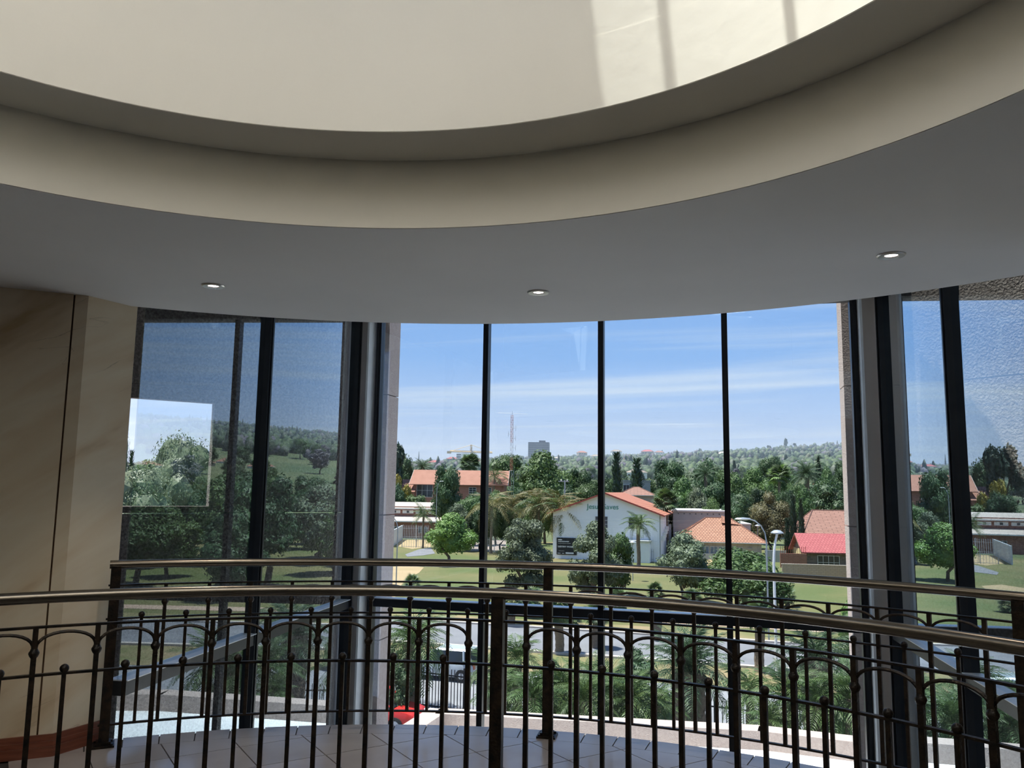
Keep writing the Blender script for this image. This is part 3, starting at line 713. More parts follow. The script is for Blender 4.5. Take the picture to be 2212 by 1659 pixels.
def hip_block(root, w, d, h, rh, ov, wm, rm, ridge=None, x0=0.0, y0=0.0, z0=0.0, fascia=None):
    b = MB().box((x0 + w / 2, y0 + d / 2, z0 + h / 2), (w, d, h))
    o = put('wall', boxuv(b.mesh('wall', wm)), root)
    hz = z0 + h; r0 = ridge if ridge is not None else max(0.2, w - d)
    cx_, cy_ = x0 + w / 2, y0 + d / 2
    A = [(x0 - ov, y0 - ov, hz), (x0 + w + ov, y0 - ov, hz), (x0 + w + ov, y0 + d + ov, hz), (x0 - ov, y0 + d + ov, hz)]
    B = [(p[0], p[1], hz + 0.13) for p in A]; R1 = (cx_ - r0 / 2, cy_, hz + rh + 0.13); R2 = (cx_ + r0 / 2, cy_, hz + rh + 0.13)
    r = MB(); r.add(A + B + [R1, R2], [(3, 2, 1, 0), (4, 5, 9, 8), (5, 6, 9), (6, 7, 8, 9), (7, 4, 8)])
    ro = put('roof', boxuv(r.mesh('roof', rm)), root)
    f = MB(); f.add(A + [(p[0], p[1], p[2] + 0.125) for p in A], [(0, 1, 5, 4), (1, 2, 6, 5), (2, 3, 7, 6), (3, 0, 4, 7)])
    put('fascia', f.mesh('fascia', fascia or M_bargew), ro)
    c = MB()
    for p, q in ((B[0], R1), (B[1], R2), (B[2], R2), (B[3], R1), (R1, R2)): c.tube([p, q], 0.10, 6)
    put('ridge_tiles', c.mesh('ridge', rm), ro)
    return ro
XA = Vector((1, 0, 0)); NF = Vector((0, -1, 0))

def textmesh(s, size, ext=0.02, bold=False):
    cu = bpy.data.curves.new('lettering', 'FONT'); cu.body = s; cu.size = size; cu.extrude = ext; cu.align_x = 'LEFT'
    if bold: cu.offset = size * 0.022
    o = bpy.data.objects.new('tmp_lettering', cu); COL.objects.link(o)
    bpy.context.view_layer.update()
    me = bpy.data.meshes.new_from_object(o.evaluated_get(bpy.context.evaluated_depsgraph_get()))
    COL.objects.unlink(o); bpy.data.objects.remove(o); bpy.data.curves.remove(cu)
    return me
def write(parent, s, p, width, m_, bold=False, ext=0.02, name='lettering'):
    me = textmesh(s, 1.0, ext, bold); xs = [v.co.x for v in me.vertices]; k = width / (max(xs) - min(xs))
    for v in me.vertices: v.co = Vector(((v.co.x - min(xs)) * k, -v.co.z, v.co.y * k))
    me.materials.clear(); me.materials.append(m_)
    return put(name, me, parent, p)

def frame_at(pxl, pyl, pxr, rz, Y=None):
    """origin at the left base pixel; width so that the right end lies on pxr"""
    o = gp(pxl, pyl) if Y is None else Vector((*atY(pxl, 1057, Y)[:2], gz(atY(pxl, 1057, Y).x, Y)))
    e = hit(pxr, 1057, (o.x, o.y), (o.x + math.cos(rz), o.y + math.sin(rz)))
    return o, math.hypot(e.x - o.x, e.y - o.y)
def zof(px, py, P, rz, u):
    """height above the base of a pixel on the front wall"""
    h = hit(px, py, (P.x, P.y), (P.x + math.cos(rz), P.y + math.sin(rz))); return h.z - P.z, math.hypot(h.x - P.x, h.y - P.y)

# white gabled hall with the green lettering
rz = math.radians(-15)
o, w = frame_at(1194, 1206, 1424, rz)
hh = zof(1424, 1111, o, rz, 0)[0]; ap = zof(1308, 1066, o, rz, 0)[0]
wh = empty('gabled_hall', o, rz, label='white gabled hall with coral tiled roof and green wall lettering', cat='building')
gable_block(wh, w, 20, hh, ap - hh, 0.75, M_whitewall, M_tor2, M_barger)
for pxa, pxb, pya, pyb in ((1286, 1313, 1115, 1141), (1358, 1387, 1117, 1143)):
    z1, u0 = zof(pxa, pya, o, rz, 0); z0, u1 = zof(pxb, pyb, o, rz, 0)
    window(wh, Vector(((u0 + u1) / 2, -0.05, (z0 + z1) / 2)), XA, NF, u1 - u0, z1 - z0, bars=(1, 2))
z0, u0 = zof(1267, 1099, o, rz, 0); u1 = zof(1336, 1100, o, rz, 0)[1]
write(wh, 'Jesus Saves', (u0, -0.03, z0), u1 - u0, M_green)
z0, u0 = zof(1340, 1167, o, rz, 0); u1 = zof(1406, 1170, o, rz, 0)[1]
put('annex', MB().box(((u0 + u1) / 2, -1.0, z0 / 2), (u1 - u0, 2.0, z0)).mesh('annex', M_whitewall), wh)
put('annex_roof', MB().box(((u0 + u1) / 2, -1.05, z0 + 0.06), (u1 - u0 + 0.3, 2.3, 0.12)).mesh('annex_roof', M_gwall), wh)
for k in range(4):
    put('air_conditioner', MB().box((w + 0.25, 3.5 + 2.2 * k, 3.0 + 0.35 * k), (0.45, 0.9, 0.65)).mesh('aircon', M_bargew), wh)
put('downpipe', MB().tube([(w + 0.06, 0.1, 0.2), (w + 0.06, 0.1, hh)], 0.06, 8).mesh('pipe', M_gwall), wh)
# black notice board
sb = empty('notice_board', o, rz, label='black notice board with white lettering on the white hall front', cat='sign')
z1, u0 = zof(1203, 1161, o, rz, 0); z0, u1 = zof(1246, 1199, o, rz, 0)
put('board', MB().box(((u0 + u1) / 2, -0.10, (z0 + z1) / 2), (u1 - u0, 0.08, z1 - z0)).mesh('board', mat('black_board', (0.012, 0.014, 0.018), None, 2, 0.6)), sb)
M_bw = mat('white_lettering', (0.8, 0.8, 0.8), None, 2, 0.6); bw_ = u1 - u0; bh_ = z1 - z0
write(sb, 'DESTINY WORSHIP', (u0 + 0.07 * bw_, -0.145, z0 + 0.43 * bh_), bw_ * 0.90, M_bw, True)
for (a_, c_, zf, t_) in ((0.07, 0.27, 0.88, 0.05), (0.07, 0.62, 0.78, 0.04), (0.07, 0.70, 0.67, 0.012), (0.10, 0.38, 0.22, 0.012), (0.05, 0.20, 0.08, 0.03), (0.27, 0.38, 0.08, 0.03), (0.45, 0.85, 0.10, 0.09)):
    put('printed_line', MB().box((u0 + (a_ + c_) / 2 * bw_, -0.148, z0 + zf * bh_), ((c_ - a_) * bw_, 0.012, t_ * bh_)).mesh('line', M_bw), sb)

# long brick building with two pale roofs
rz = math.radians(-2)
o, w = frame_at(770, 1161, 948, rz)
lb = empty('brick_block', o, rz, label='long low brick building with two stepped pale metal roofs', cat='building')
zr1 = zof(880, 1098, o, rz, 0)[0] - 0.15; zr2 = zof(880, 1126, o, rz, 0)[0]
put('wall', boxuv(MB().box((w / 2, 4.5, zr2 / 2), (w, 9, zr2)).mesh('wall', M_brickw)), lb)
put('wall', boxuv(MB().box((w / 2 + 1.4, 6.5, zr1 / 2 + 0.4), (w + 2.8, 5, zr1)).mesh('wall', M_brickw)), lb)
def lean(x0, x1, y0, y1, z0, z1, t=0.16):
    return MB().add([(x0, y0, z0), (x1, y0, z0), (x1, y1, z1), (x0, y1, z1), (x0, y0, z0 + t), (x1, y0, z0 + t), (x1, y1, z1 + t), (x0, y1, z1 + t)],
                    [(3, 2, 1, 0), (4, 5, 6, 7), (0, 1, 5, 4), (1, 2, 6, 5), (2, 3, 7, 6), (3, 0, 4, 7)])
for (a_, c_, y0_, y1_, z0_, z1_) in ((-0.5, w + 0.8, -0.8, 4.0, zr2 - 0.05, zr2 + 0.70), (-0.5, w + 3.6, 3.3, 9.6, zr1 - 0.05, zr1 + 1.0)):
    ro = put('roof', lean(a_, c_, y0_, y1_, z0_, z1_).mesh('roof', M_tmetal), lb)
    put('gutter', MB().box(((a_ + c_) / 2, y0_ - 0.08, z0_ + 0.02), (c_ - a_, 0.16, 0.18)).mesh('gutter', M_bargew), ro)
for k in range(6):
    u_ = w * (0.09 + 0.165 * k)
    put('window_surround', MB().box((u_, 3.96, zr1 - 0.62), (2.1, 0.12, 0.60)).mesh('surround', M_bargew), lb)
    window(lb, Vector((u_, 3.88, zr1 - 0.62)), XA, NF, 0.55, 0.45, bars=(0, 0))
    if k % 2 == 0: window(lb, Vector((u_ + 1, -0.05, 1.6)), XA, NF, 1.7, 1.1, bars=(2, 1))

# long orange roof behind
rz = math.radians(-3)
o, w = frame_at(893, 0, 1089, rz, Y=186)
oh = empty('long_house', o, rz, label='long brick house with a wide dull orange roof below the lattice mast', cat='house')
hz_ = zof(990, 1044, o, rz, 0)[0]; ht_ = zof(990, 1016, o, rz, 0)[0]
gable_block(oh, w, 11, hz_, (ht_ - hz_) * 1.0, 0.9, M_brickw, M_tdull, M_bargew, axis='x')
window(oh, Vector((2.6, -0.05, hz_ - 1.7)), XA, NF, 3.6, 3.0, bars=(2, 1))
for u_ in (8.5, 13.5, 17): window(oh, Vector((u_, -0.05, hz_ - 1.6)), XA, NF, 1.6, 1.4)
put('front_wing', boxuv(MB().box((-2.2, 3, (hz_ - 2) / 2), (5, 8, hz_ - 2)).mesh('wing', M_brickw)), oh)
put('wing_roof', lean(-5.2, 0.6, -1.6, 5.5, hz_ - 2.2, hz_ + 0.6).mesh('wing_roof', M_tdull), oh)
put('terrace', MB().box((4, -3, 1.2), (15, 5, 2.4)).mesh('terrace', M_gwall), oh)

# grey flat-roofed hall and orange hipped house before it
rz = math.radians(-8)
o, w = frame_at(1455, 1196, 1620, rz)
gh = empty('flat_roof_hall', o, rz, label='plain grey flat-roofed hall behind the orange tiled house', cat='building')
z1 = zof(1500, 1105, o, rz, 0)[0]; wl = zof(1575, 1105, o, rz, 0)[1]; z2 = zof(1600, 1133, o, rz, 0)[0]
put('wall', MB().box((wl / 2, 6, z1 / 2), (wl, 12, z1)).mesh('wall', M_gwall), gh)
put('parapet_cap', MB().box((wl / 2, 6, z1 + 0.1), (wl + 0.5, 12.5, 0.22)).mesh('cap', M_bargew), gh)
put('lower_wall', MB().box(((wl + w) / 2 + 0.05, 6, z2 / 2), (w - wl, 11, z2)).mesh('lower', M_gwall), gh)
put('lower_cap', MB().box(((wl + w) / 2 + 0.05, 6, z2 + 0.06), (w - wl + 0.2, 11.3, 0.14)).mesh('lcap', M_bargew), gh)
for k in range(9): put('vent', MB().box((0.8 + k * (wl - 1.4) / 8, -0.03, z1 - 0.35), (0.16, 0.08, 0.14)).mesh('vent', M_wdark), gh)
put('side_gate_post', MB().box((-0.7, 0.5, 2.2), (0.8, 0.8, 4.4)).mesh('gatepost', M_gwall), gh)

rz = math.radians(-12)
o, w = frame_at(1466, 1206, 1642, rz)
oh2 = empty('hipped_house', o, rz, label='beige house with a bright orange hipped tile roof', cat='house')
ze = zof(1580, 1173, o, rz, 0)[0]; zt_ = zof(1530, 1132, o, rz, 0)[0]
hip_block(oh2, w, 9.0, ze, (zt_ - ze) * 1.25, 0.8, M_bwall, M_tor, ridge=w * 0.30)
zg = ze + (zt_ - ze) * 1.05
put('roof_gablet', boxuv(MB().add([(w * 0.54, 2.8, zg), (w * 0.80, 2.8, zg - 0.3), (w * 0.80, 6.2, zg - 0.3), (w * 0.54, 6.2, zg), (w * 0.545, 4.5, zg + 1.0), (w * 0.66, 4.5, zg + 0.5)], [(0, 1, 5, 4), (1, 2, 5), (2, 3, 4, 5), (3, 0, 4), (3, 2, 1, 0)]).mesh('gablet', M_tor)), oh2)
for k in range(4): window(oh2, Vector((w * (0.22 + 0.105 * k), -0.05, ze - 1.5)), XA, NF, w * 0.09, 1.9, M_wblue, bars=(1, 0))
for u_ in (0.64, 0.74): window(oh2, Vector((w * u_, -0.05, ze - 1.0)), XA, NF, w * 0.07, 0.8, bars=(1, 0))
put('satellite_disc', MB().lathe([(0.0, 0.0), (0.3, 0.05), (0.32, 0.10)], 16).mesh('disc', M_bargew), oh2, (w * 0.86, -0.1, ze - 0.8))
put('balustrade', MB().span((w * 0.28, -1.6), (w * 0.56, -1.6), 0.1, 0.9, 0.04).mesh('bal', M_gwall), oh2)
st = empty('outdoor_stair', o, rz, label='green-railed outdoor stair at the side of the orange tiled house', cat='stair')
for k in range(8): put('step', MB().box((w + 0.6 + 0.32 * k, -0.4, ze * 0.62 - 0.26 * k), (0.34, 1.2, 0.26)).mesh('step', M_gwall), st)
M_grn = mat('green_rail_paint', (0.10, 0.17, 0.12), None, 3, 0.5)
for k in range(8): put('baluster', MB().tube([(w + 0.6 + 0.32 * k, -1.0, ze * 0.62 - 0.26 * k), (w + 0.6 + 0.32 * k, -1.0, ze * 0.62 - 0.26 * k + 1.0)], 0.025, 5).mesh('sb', M_grn), st)
put('handrail', MB().tube([(w + 0.5, -1.0, ze * 0.62 + 1.05), (w + 3.0, -1.0, ze * 0.62 - 0.98)], 0.04, 6).mesh('sr', M_grn), st)
put('landing_wall', MB().box((w + 1.7, -1.4, 0.8), (2.8, 0.2, 1.6)).mesh('lw', M_gwall), st)

# red roofed stone house with terracotta roof behind
rz = math.radians(-6)
o, w = frame_at(1740, 1223, 1900, rz)
rh_ = empty('stone_house', o, rz, label='dark stone house with a bright crimson tiled roof', cat='house')
ze = zof(1780, 1189, o, rz, 0)[0]; zt_ = zof(1780, 1157, o, rz, 0)[0]
gable_block(rh_, w, 6.0, ze, (zt_ - ze) * 1.0, 0.6, M_stone, M_tred, mat('brown_bargeboard', (0.16, 0.08, 0.05), None, 2, 0.6), axis='x')
put('yellow_end_wall', MB().box((-0.06, 3.0, ze / 2), (0.10, 5.98, ze)).mesh('endwall', M_ywall), rh_)
window(rh_, Vector((w * 0.30, -0.05, ze - 1.55)), XA, NF, w * 0.28, 1.75, M_wdark, bars=(3, 1))
window(rh_, Vector((w * 0.62, -0.05, ze - 1.55)), XA, NF, w * 0.13, 1.75, M_wdark, bars=(2, 1))
rz = math.radians(-6)
o, w = frame_at(1741, 1205, 1905, rz)
th2 = empty('terracotta_house', o, rz, label='house with a large terracotta hipped roof behind the crimson roof', cat='house')
ze = zof(1780, 1163, o, rz, 0)[0]; zt_ = zof(1800, 1112, o, rz, 0)[0]
hip_block(th2, w, 11, ze, (zt_ - ze) * 1.12, 0.7, M_bwall, M_tbr, ridge=w * 0.55)

# brick boundary wall, low stone wall
rz = math.radians(-9)
o, w = frame_at(1690, 1246, 1900, rz)
bwall = empty('boundary_wall', o, rz, label='pale buff brick boundary wall beside the lawn', cat='wall')
zz_ = zof(1760, 1221, o, rz, 0)[0]
put('brickwork', boxuv(MB().box((w / 2, 0.15, zz_ / 2), (w, 0.25, zz_)).mesh('bw', brickmat('buff_brick', (0.44, 0.35, 0.25), (0.48, 0.39, 0.29), (0.36, 0.29, 0.22), 1.0, bw=0.5, bh=0.2, ms=0.03))), bwall)
put('coping', MB().box((w / 2, 0.15, zz_ + 0.04), (w + 0.1, 0.32, 0.08)).mesh('cop', M_bwall), bwall)
o2, w2 = frame_at(1686, 1226, 1738, rz)
lw = empty('garden_wall', o2, rz, label='low red-brown brick garden wall with dark railings', cat='wall')
put('brickwork', boxuv(MB().box((w2 / 2, 0.1, 0.9), (w2, 0.25, 1.8)).mesh('gw', M_brickw)), lw)
for k in range(14): put('picket', MB().box((0.1 + k * (w2 - 0.2) / 13, 0.1, 2.25), (0.05, 0.05, 0.9)).mesh('gp', M_barger), lw)

# grey modern house and pink-roofed neighbour further back
rz = math.radians(-8)
o, w = frame_at(1346, 0, 1405, rz, Y=176)
mh = empty('modern_house', o, rz, label='grey flat-roofed modern house on the slope behind the hall', cat='house')
z1 = zof(1375, 1040, o, rz, 0)[0]
put('wall', MB().box((w / 2, 4, z1 / 2), (w, 8, z1)).mesh('wall', M_gwall), mh)
put('parapet', MB().box((w / 2, 4, z1 + 0.12), (w + 0.3, 8.3, 0.25)).mesh('par', M_gwall), mh)
for u_, w_ in ((0.12, 1.3), (0.30, 0.8), (0.58, 1.3)): window(mh, Vector((w * u_, -0.05, z1 - 1.5)), XA, NF, w_, 1.5 if w_ > 1 else 2.0, bars=(1, 0))
o, w = frame_at(1338, 0, 1412, rz, Y=158)
nh = empty('neighbour_house', o, rz, label='pinkish house with a low terracotta roof below the grey modern house', cat='house')
z1 = zof(1375, 1071, o, rz, 0)[0]
hip_block(nh, w, 7, z1, zof(1360, 1053, o, rz, 0)[0] - z1, 0.5, mat('pinkish_render', (0.52, 0.38, 0.32), None, 1, 0.85), M_tbr, ridge=1.0)
window(nh, Vector((w * 0.75, -0.05, z1 - 1.6)), XA, NF, 1.0, 1.2)

# small houses scattered over the hillside
houses = [(1310, 1004, 640, 13), (1347, 985, 900, 15), (1322, 969, 1350, 22), (1385, 969, 1450, 24), (1416, 972, 1500, 18), (1545, 971, 1150, 46), (1618, 971, 1150, 22), (1475, 1000, 700, 12),
          (1352, 1010, 480, 12), (1420, 1024, 380, 12), (1705, 1045, 260, 13), (1718, 1052, 230, 12), (1637, 1107, 165, 9), (1250, 972, 1500, 20), (1275, 980, 1200, 20), (965, 985, 900, 22), (1015, 990, 800, 34),
          (1200, 985, 1100, 16), (1650, 975, 1300, 20), (1760, 1033, 330, 14), (880, 995, 800, 60), (925, 992, 760, 16), (1680, 998, 700, 22), (1735, 996, 720, 16),
          (2420, 1000, 330, 14), (2505, 1002, 300, 15), (2610, 985, 420, 14), (2350, 940, 900, 20), (2460, 925, 1000, 22), (2560, 930, 950, 20), (2700, 1010, 260, 12), (300, 992, 700, 60), (340, 985, 900, 26), (2250, 985, 600, 16), (2320, 1010, 320, 13)]
rm_cycle = [M_tdull, M_tor2, M_tgrey, M_tred, M_tdull, M_tmetal]
proto = {}; HREG = []
HL = ['small white house with a dull orange roof', 'small beige house with a coral roof', 'small white house with a grey-brown roof', 'small beige house with a crimson roof', 'pale white house with an orange roof', 'small beige house with a pale metal roof']
for i, (px, py, Y, wd) in enumerate(houses):
    q = atY(px, py, Y); rz = math.radians(RNG.uniform(-28, 28))
    HREG.append((q.x, q.y, 0.7 * max(11.0, wd * Y / FPX)))
    h_ = 3.4 if Y < 500 else 5.0; wd = max(11.0, wd * Y / FPX * 1.0)
    key = i % 6
    zb = q.z - 8.2 * wd / 14
    if key not in proto:
        hr = empty('hillside_house', (0, 0, 0), 0, label=HL[key] + ' among the trees of the far hillside', cat='house', group=HL[key] + 's on the hillside')
        hip_block(hr, 14, 8, 4.5, 2.4, 0.6, (M_whitewall, M_bwall)[key % 2], rm_cycle[key])
        for u_ in (0.18, 0.42, 0.72): window(hr, Vector((14 * u_ - 0, -0.05, 2.7)), XA, NF, 1.9, 1.5, bars=(1, 0))
        proto[key] = hr
        hr.location = (q.x, q.y, zb); hr.rotation_euler = (0, 0, rz); hr.scale = (wd / 14,) * 3
    else:
        dup(proto[key], (q.x, q.y, zb), rz, wd / 14)

# far office block, crane, pale block, lattice mast
rz = math.radians(-6); Y = 1250
q = atY(1141, 955, Y); q2 = atY(1186, 955, Y); w = (q2.x - q.x); top = q.z
ob_ = empty('office_block', (q.x, q.y, top - 22), rz, label='dark grey slab office block on the skyline', cat='building')
put('core', MB().box((w / 2, 9, 11), (w, 18, 22)).mesh('core', mat('dark_concrete', (0.07, 0.07, 0.085), None, 0.1, 0.8)), ob_)
for r_ in range(6):
    put('floor_band', MB().box((w / 2, -0.3, 2.2 + 3.4 * r_), (w, 0.8, 1.1)).mesh('band', mat('mid_concrete', (0.22, 0.22, 0.24), None, 0.1, 0.8)), ob_)
for k in range(15): put('column_rib', MB().box((1 + k * (w - 2) / 14, -0.7, 11), (0.7, 0.7, 22)).mesh('rib', MATS['mid_concrete']), ob_)
put('plant_room', MB().box((w * 0.66, 9, 23.5), (w * 0.3, 8, 3)).mesh('plant', MATS['dark_concrete']), ob_)
Y = 950; q = atY(986, 979, Y)
pb = empty('pale_block', (q.x, q.y, q.z - 12), math.radians(-20), label='pale multi-storey block below the yellow crane', cat='building')
put('wall', MB().box((6, 5, 6), (12, 10, 12)).mesh('wall', M_whitewall), pb)
for r_ in range(4): put('window_band', MB().box((3, -0.05, 2.2 + 2.7 * r_), (5.5, 0.3, 1.3)).mesh('wb', M_wdark), pb)
Y = 1000; q = atY(1018, 961, Y); M_ycr = mat('yellow_crane_paint', (0.60, 0.42, 0.20), None, 1, 0.6)
cn = empty('tower_crane', (q.x, q.y, q.z - 26), 0, label='yellow tower crane on the horizon', cat='crane')
def lattice(p, q, w, n, r, side=4):
    b = MB(); p = Vector(p); q = Vector(q); d = (q - p); u = d.orthogonal().normalized(); v = d.normalized().cross(u)
    cs = [(u * math.cos(2 * PI * k / side + PI / 4) + v * math.sin(2 * PI * k / side + PI / 4)) * w * 0.7 for k in range(side)]
    for c in cs: b.tube([p + c, q + c], r, 4)
    for i in range(n):
        a, e = p + d * (i / n), p + d * ((i + 1) / n)
        for k in range(side):
            c1, c2 = cs[k], cs[(k + 1) % side]
            b.tube([a + c1, e + c2] if i % 2 else [a + c2, e + c1], r * 0.6, 3, False); b.tube([e + c1, e + c2], r * 0.6, 3, False)
    return b
put('mast', lattice((0, 0, -10), (0, 0, 26), 1.6, 14, 0.3).mesh('mast', M_ycr), cn)
put('jib', lattice((-26, 0, 18), (26, 0, 17), 1.4, 18, 0.3).mesh('jib', M_ycr), cn)
put('counter_jib', MB().box((-27, 0, 16.5), (5, 2, 3)).mesh('cw', M_ycr), cn)
put('tie_bar', MB().tube([(0, 0, 26), (-22, 0, 19)], 0.25, 4).tube([(0, 0, 26), (24, 0, 18)], 0.25, 4).mesh('tie', M_ycr), cn)
Y = 190; qb = atY(1104, 1055, Y); qt = atY(1104, 897, Y); hm = qt.z - qb.z
M_mred = mat('red_mast_paint', (0.50, 0.17, 0.11), None, 1, 0.5); M_mwh = mat('white_mast_paint', (0.62, 0.63, 0.66), None, 1, 0.5)
ms_ = empty('lattice_mast', (qb.x, qb.y, qb.z), 0, label='tall red and white lattice radio mast', cat='mast')
cuts = [0, 0.24, 0.42, 0.62, 0.80, 1.0]
for k in range(5):
    w0 = 0.95 if k == 0 else 0.55
    put('mast_section', lattice((0, 0, -14 if k == 0 else hm * cuts[k]), (0, 0, hm * cuts[k + 1]), w0, 6, 0.032, 3).mesh('sec', (M_mwh, M_mred)[k % 2 if k else 0] if k < 4 else M_mred), ms_)
for k, (dx, zf) in enumerate(((0.9, 0.82), (0.9, 0.68), (0.9, 0.55), (-0.8, 0.74))):
    put('aerial', MB().tube([(0, 0, hm * zf), (dx, 0, hm * zf)], 0.04, 4).tube([(dx, 0, hm * zf - 0.6), (dx, 0, hm * zf + 0.6)], 0.05, 4).mesh('aer', M_mwh), ms_)
put('top_aerial', MB().tube([(-3.4, 0, hm * 1.03), (3.6, 0, hm * 1.02)], 0.035, 4).tube([(0, 0, hm), (0, 0, hm * 1.06)], 0.05, 4).mesh('ta', M_mwh), ms_)

# ------------------------------------------------------------------ lamp posts, poles, fences
def lamp(px, pbase, ptop, label, arm=None, head='cobra', r=0.07, m_=None, Y=None):
    o = gp(px, pbase) if Y is None else Vector((*atY(px, 1057, Y)[:2], GZ))
    zt = hit(px, ptop, (o.x, o.y), (o.x + 1, o.y)).z - o.z
    root = empty('street_lamp', o, label=label, cat='street lamp'); m_ = m_ or M_steel
    if arm:
        pts = [(0, 0, 0), (0, 0, zt * 0.80)] + [(arm * (1 - math.cos(a)), 0, zt * 0.80 + (zt * 0.18) * math.sin(a)) for a in (0.4, 0.8, 1.2, 1.5)]
        put('pole', MB().tube(pts, [r, r * 0.85] + [r * 0.7] * 4, 8).mesh('pole', m_, True), root)
        e = pts[-1]
        hd = MB().lathe([(0.0, 0.10), (0.22, 0.06), (0.28, -0.02), (0.12, -0.10), (0.0, -0.11)], 14)
        put('lamp_head', hd.mesh('head', m_, True), root, (e[0] + 0.45 * (1 if arm > 0 else -1), 0, e[2] + 0.02), scale=(2.0, 0.9, 1.0))
    else:
        put('pole', MB().tube([(0, 0, 0), (0, 0, zt)], [r, r * 0.75], 8).mesh('pole', m_, True), root)
        put('lamp_head', MB().lathe([(0.0, 0.22), (0.22, 0.15), (0.40, 0.02), (0.36, -0.02), (0.12, -0.06), (0.10, -0.25), (0.0, -0.26)], 16).mesh('head', m_, True), root, (0, 0, zt))
    return root
lamp(1661, 1384, 1117, 'tall grey street lamp with a curved arm reaching over the lawn', arm=-1.15, r=0.06)
o = gp(1678, 1462)
sl = empty('street_lamp', o, label='white bent street lamp with a flat round head beside the street', cat='street lamp')
zt = hit(1683, 1152, (o.x, o.y), (o.x + 1, o.y)).z - o.z
M_wpole = mat('white_pole_paint', (0.62, 0.62, 0.64), None, 3, 0.4)
put('pole', MB().tube([(0, 0, 0), (0, 0, zt * 0.78), (0.03, 0, zt * 0.86), (0.10, 0, zt * 0.93), (0.22, 0, zt)], [0.08, 0.07, 0.065, 0.06, 0.06], 10).mesh('pole', M_wpole, True), sl)
put('lamp_head', MB().lathe([(0.0, 0.16), (0.16, 0.14), (0.33, 0.02), (0.33, -0.03), (0.0, -0.08)], 18).mesh('head', M_steel, True), sl, (0.22, 0, zt + 0.02))
lamp(1367, 1255, 1172, 'slim dark park lamp with a saucer head before the white hall', r=0.05)
lamp(855, 1278, 1112, 'grey street lamp with a curved arm beside the worn path', arm=-0.75, r=0.06)
lamp(944, 1092, 1037, 'grey street lamp beside the dark tree before the long house', arm=0.6, r=0.08, Y=148)
lamp(1638, 1205, 1136, 'short park lamp with a saucer head behind the orange tiled house', r=0.06)
up_ = empty('utility_pole', Vector((*atY(1220, 1057, 140)[:2], GZ)), label='pale utility pole with a crossbar among the palms', cat='pole')
put('pole', MB().tube([(0, 0, 0), (0, 0, 11.1)], 0.12, 8).mesh('pole', M_steel), up_)
put('crossbar', MB().box((-0.2, 0, 10.9), (1.8, 0.1, 0.12)).mesh('cross', M_steel), up_)
put('insulator', MB().lathe([(0.0, 0.3), (0.1, 0.2), (0.1, 0.0)], 8, (-0.6, 0, 10.95)).lathe([(0.0, 0.3), (0.1, 0.2), (0.1, 0.0)], 8, (0.4, 0, 10.95)).mesh('ins', M_bargew), up_)

def fence(p, q, h, sp_, label, m_, pw=0.03, rails=(0.25, 0.85), posts=2.4, spear=False, name='palisade_fence'):
    p = Vector(p[:2]); q = Vector(q[:2]); d = q - p; ln = d.length; rz = math.atan2(d.y, d.x)
    root = empty(name, (p.x, p.y, GZ), rz, label=label, cat='fence')
    n = max(2, int(ln / sp_))
    if n > 290: n = 290
    pk = MB().box((0, 0, h / 2), (pw, pw, h))
    if spear: pk = MB().add([(-pw / 2, -pw / 2, 0.05), (pw / 2, -pw / 2, 0.05), (pw / 2, pw / 2, 0.05), (-pw / 2, pw / 2, 0.05), (-pw / 2, -pw / 2, h - .1), (pw / 2, -pw / 2, h - .1), (pw / 2, pw / 2, h - .1), (-pw / 2, pw / 2, h - .1), (0, 0, h + 0.05)],
                           [(3, 2, 1, 0), (0, 1, 5, 4), (1, 2, 6, 5), (2, 3, 7, 6), (3, 0, 4, 7), (4, 5, 8), (5, 6, 8), (6, 7, 8), (7, 4, 8)])
    pk = pk.mesh('picket', m_)
    for i in range(n + 1): put('picket', pk, root, (ln * i / n, 0, 0))
    for r_ in rails: put('rail', MB().box((ln / 2, 0.03, h * r_), (ln, 0.04, 0.05)).mesh('rail', m_), root)
    pt = MB().box((0, 0.05, h / 2 + .05), (0.08, 0.08, h + .1)).mesh('post', m_)
    for i in range(int(ln / posts) + 1): put('post', pt, root, (i * posts, 0, 0))
    return root
M_fdark = mat('black_fence_paint', (0.012, 0.014, 0.016), None, 4, 0.5); M_fwh = mat('white_fence_paint', (0.62, 0.66, 0.70), None, 4, 0.6); M_fgrey = mat('grey_fence_paint', (0.40, 0.43, 0.45), None, 4, 0.6)
fence((-9.0, 38.6), (14.0, 28.6), 1.85, 0.15, 'black palisade fence round the paved yard', M_fdark, 0.028, (0.14, 0.86), 2.6)
fence(gp(846, 1182), gp(868, 1166), 2.6, 0.22, 'white palisade fence running back beside the sandy yard', M_fwh, 0.16, (0.2, 0.8))
fence(gp(870, 1166), gp(925, 1166), 2.6, 0.30, 'pale palisade fence in front of the brick building', M_fwh, 0.07, (0.2, 0.8))
fence(gp(868, 1182), gp(924, 1184), 1.5, 0.40, 'thin pale mesh fence before the sandy yard', M_fgrey, 0.03, (0.1, 0.95))
fence(gp(1010, 1190), gp(1108, 1196), 2.2, 0.24, 'grey palisade fence before the pink paved court', M_fgrey, 0.045, (0.15, 0.85))
fence(gp(1340, 1212), gp(1412, 1214), 1.7, 0.26, 'grey spiked fence before the white hall annex', M_fgrey, 0.05, (0.2, 0.8), spear=True)
fence(gp(1052, 1168), gp(1078, 1168), 3.2, 0.26, 'tall white gate fence behind the light green tree', M_fwh, 0.06, (0.15, 0.85))
cr_o = gp(900, 1181)
crs = empty('wooden_cross', cr_o, label='small plain cross standing in the sandy yard', cat='cross')
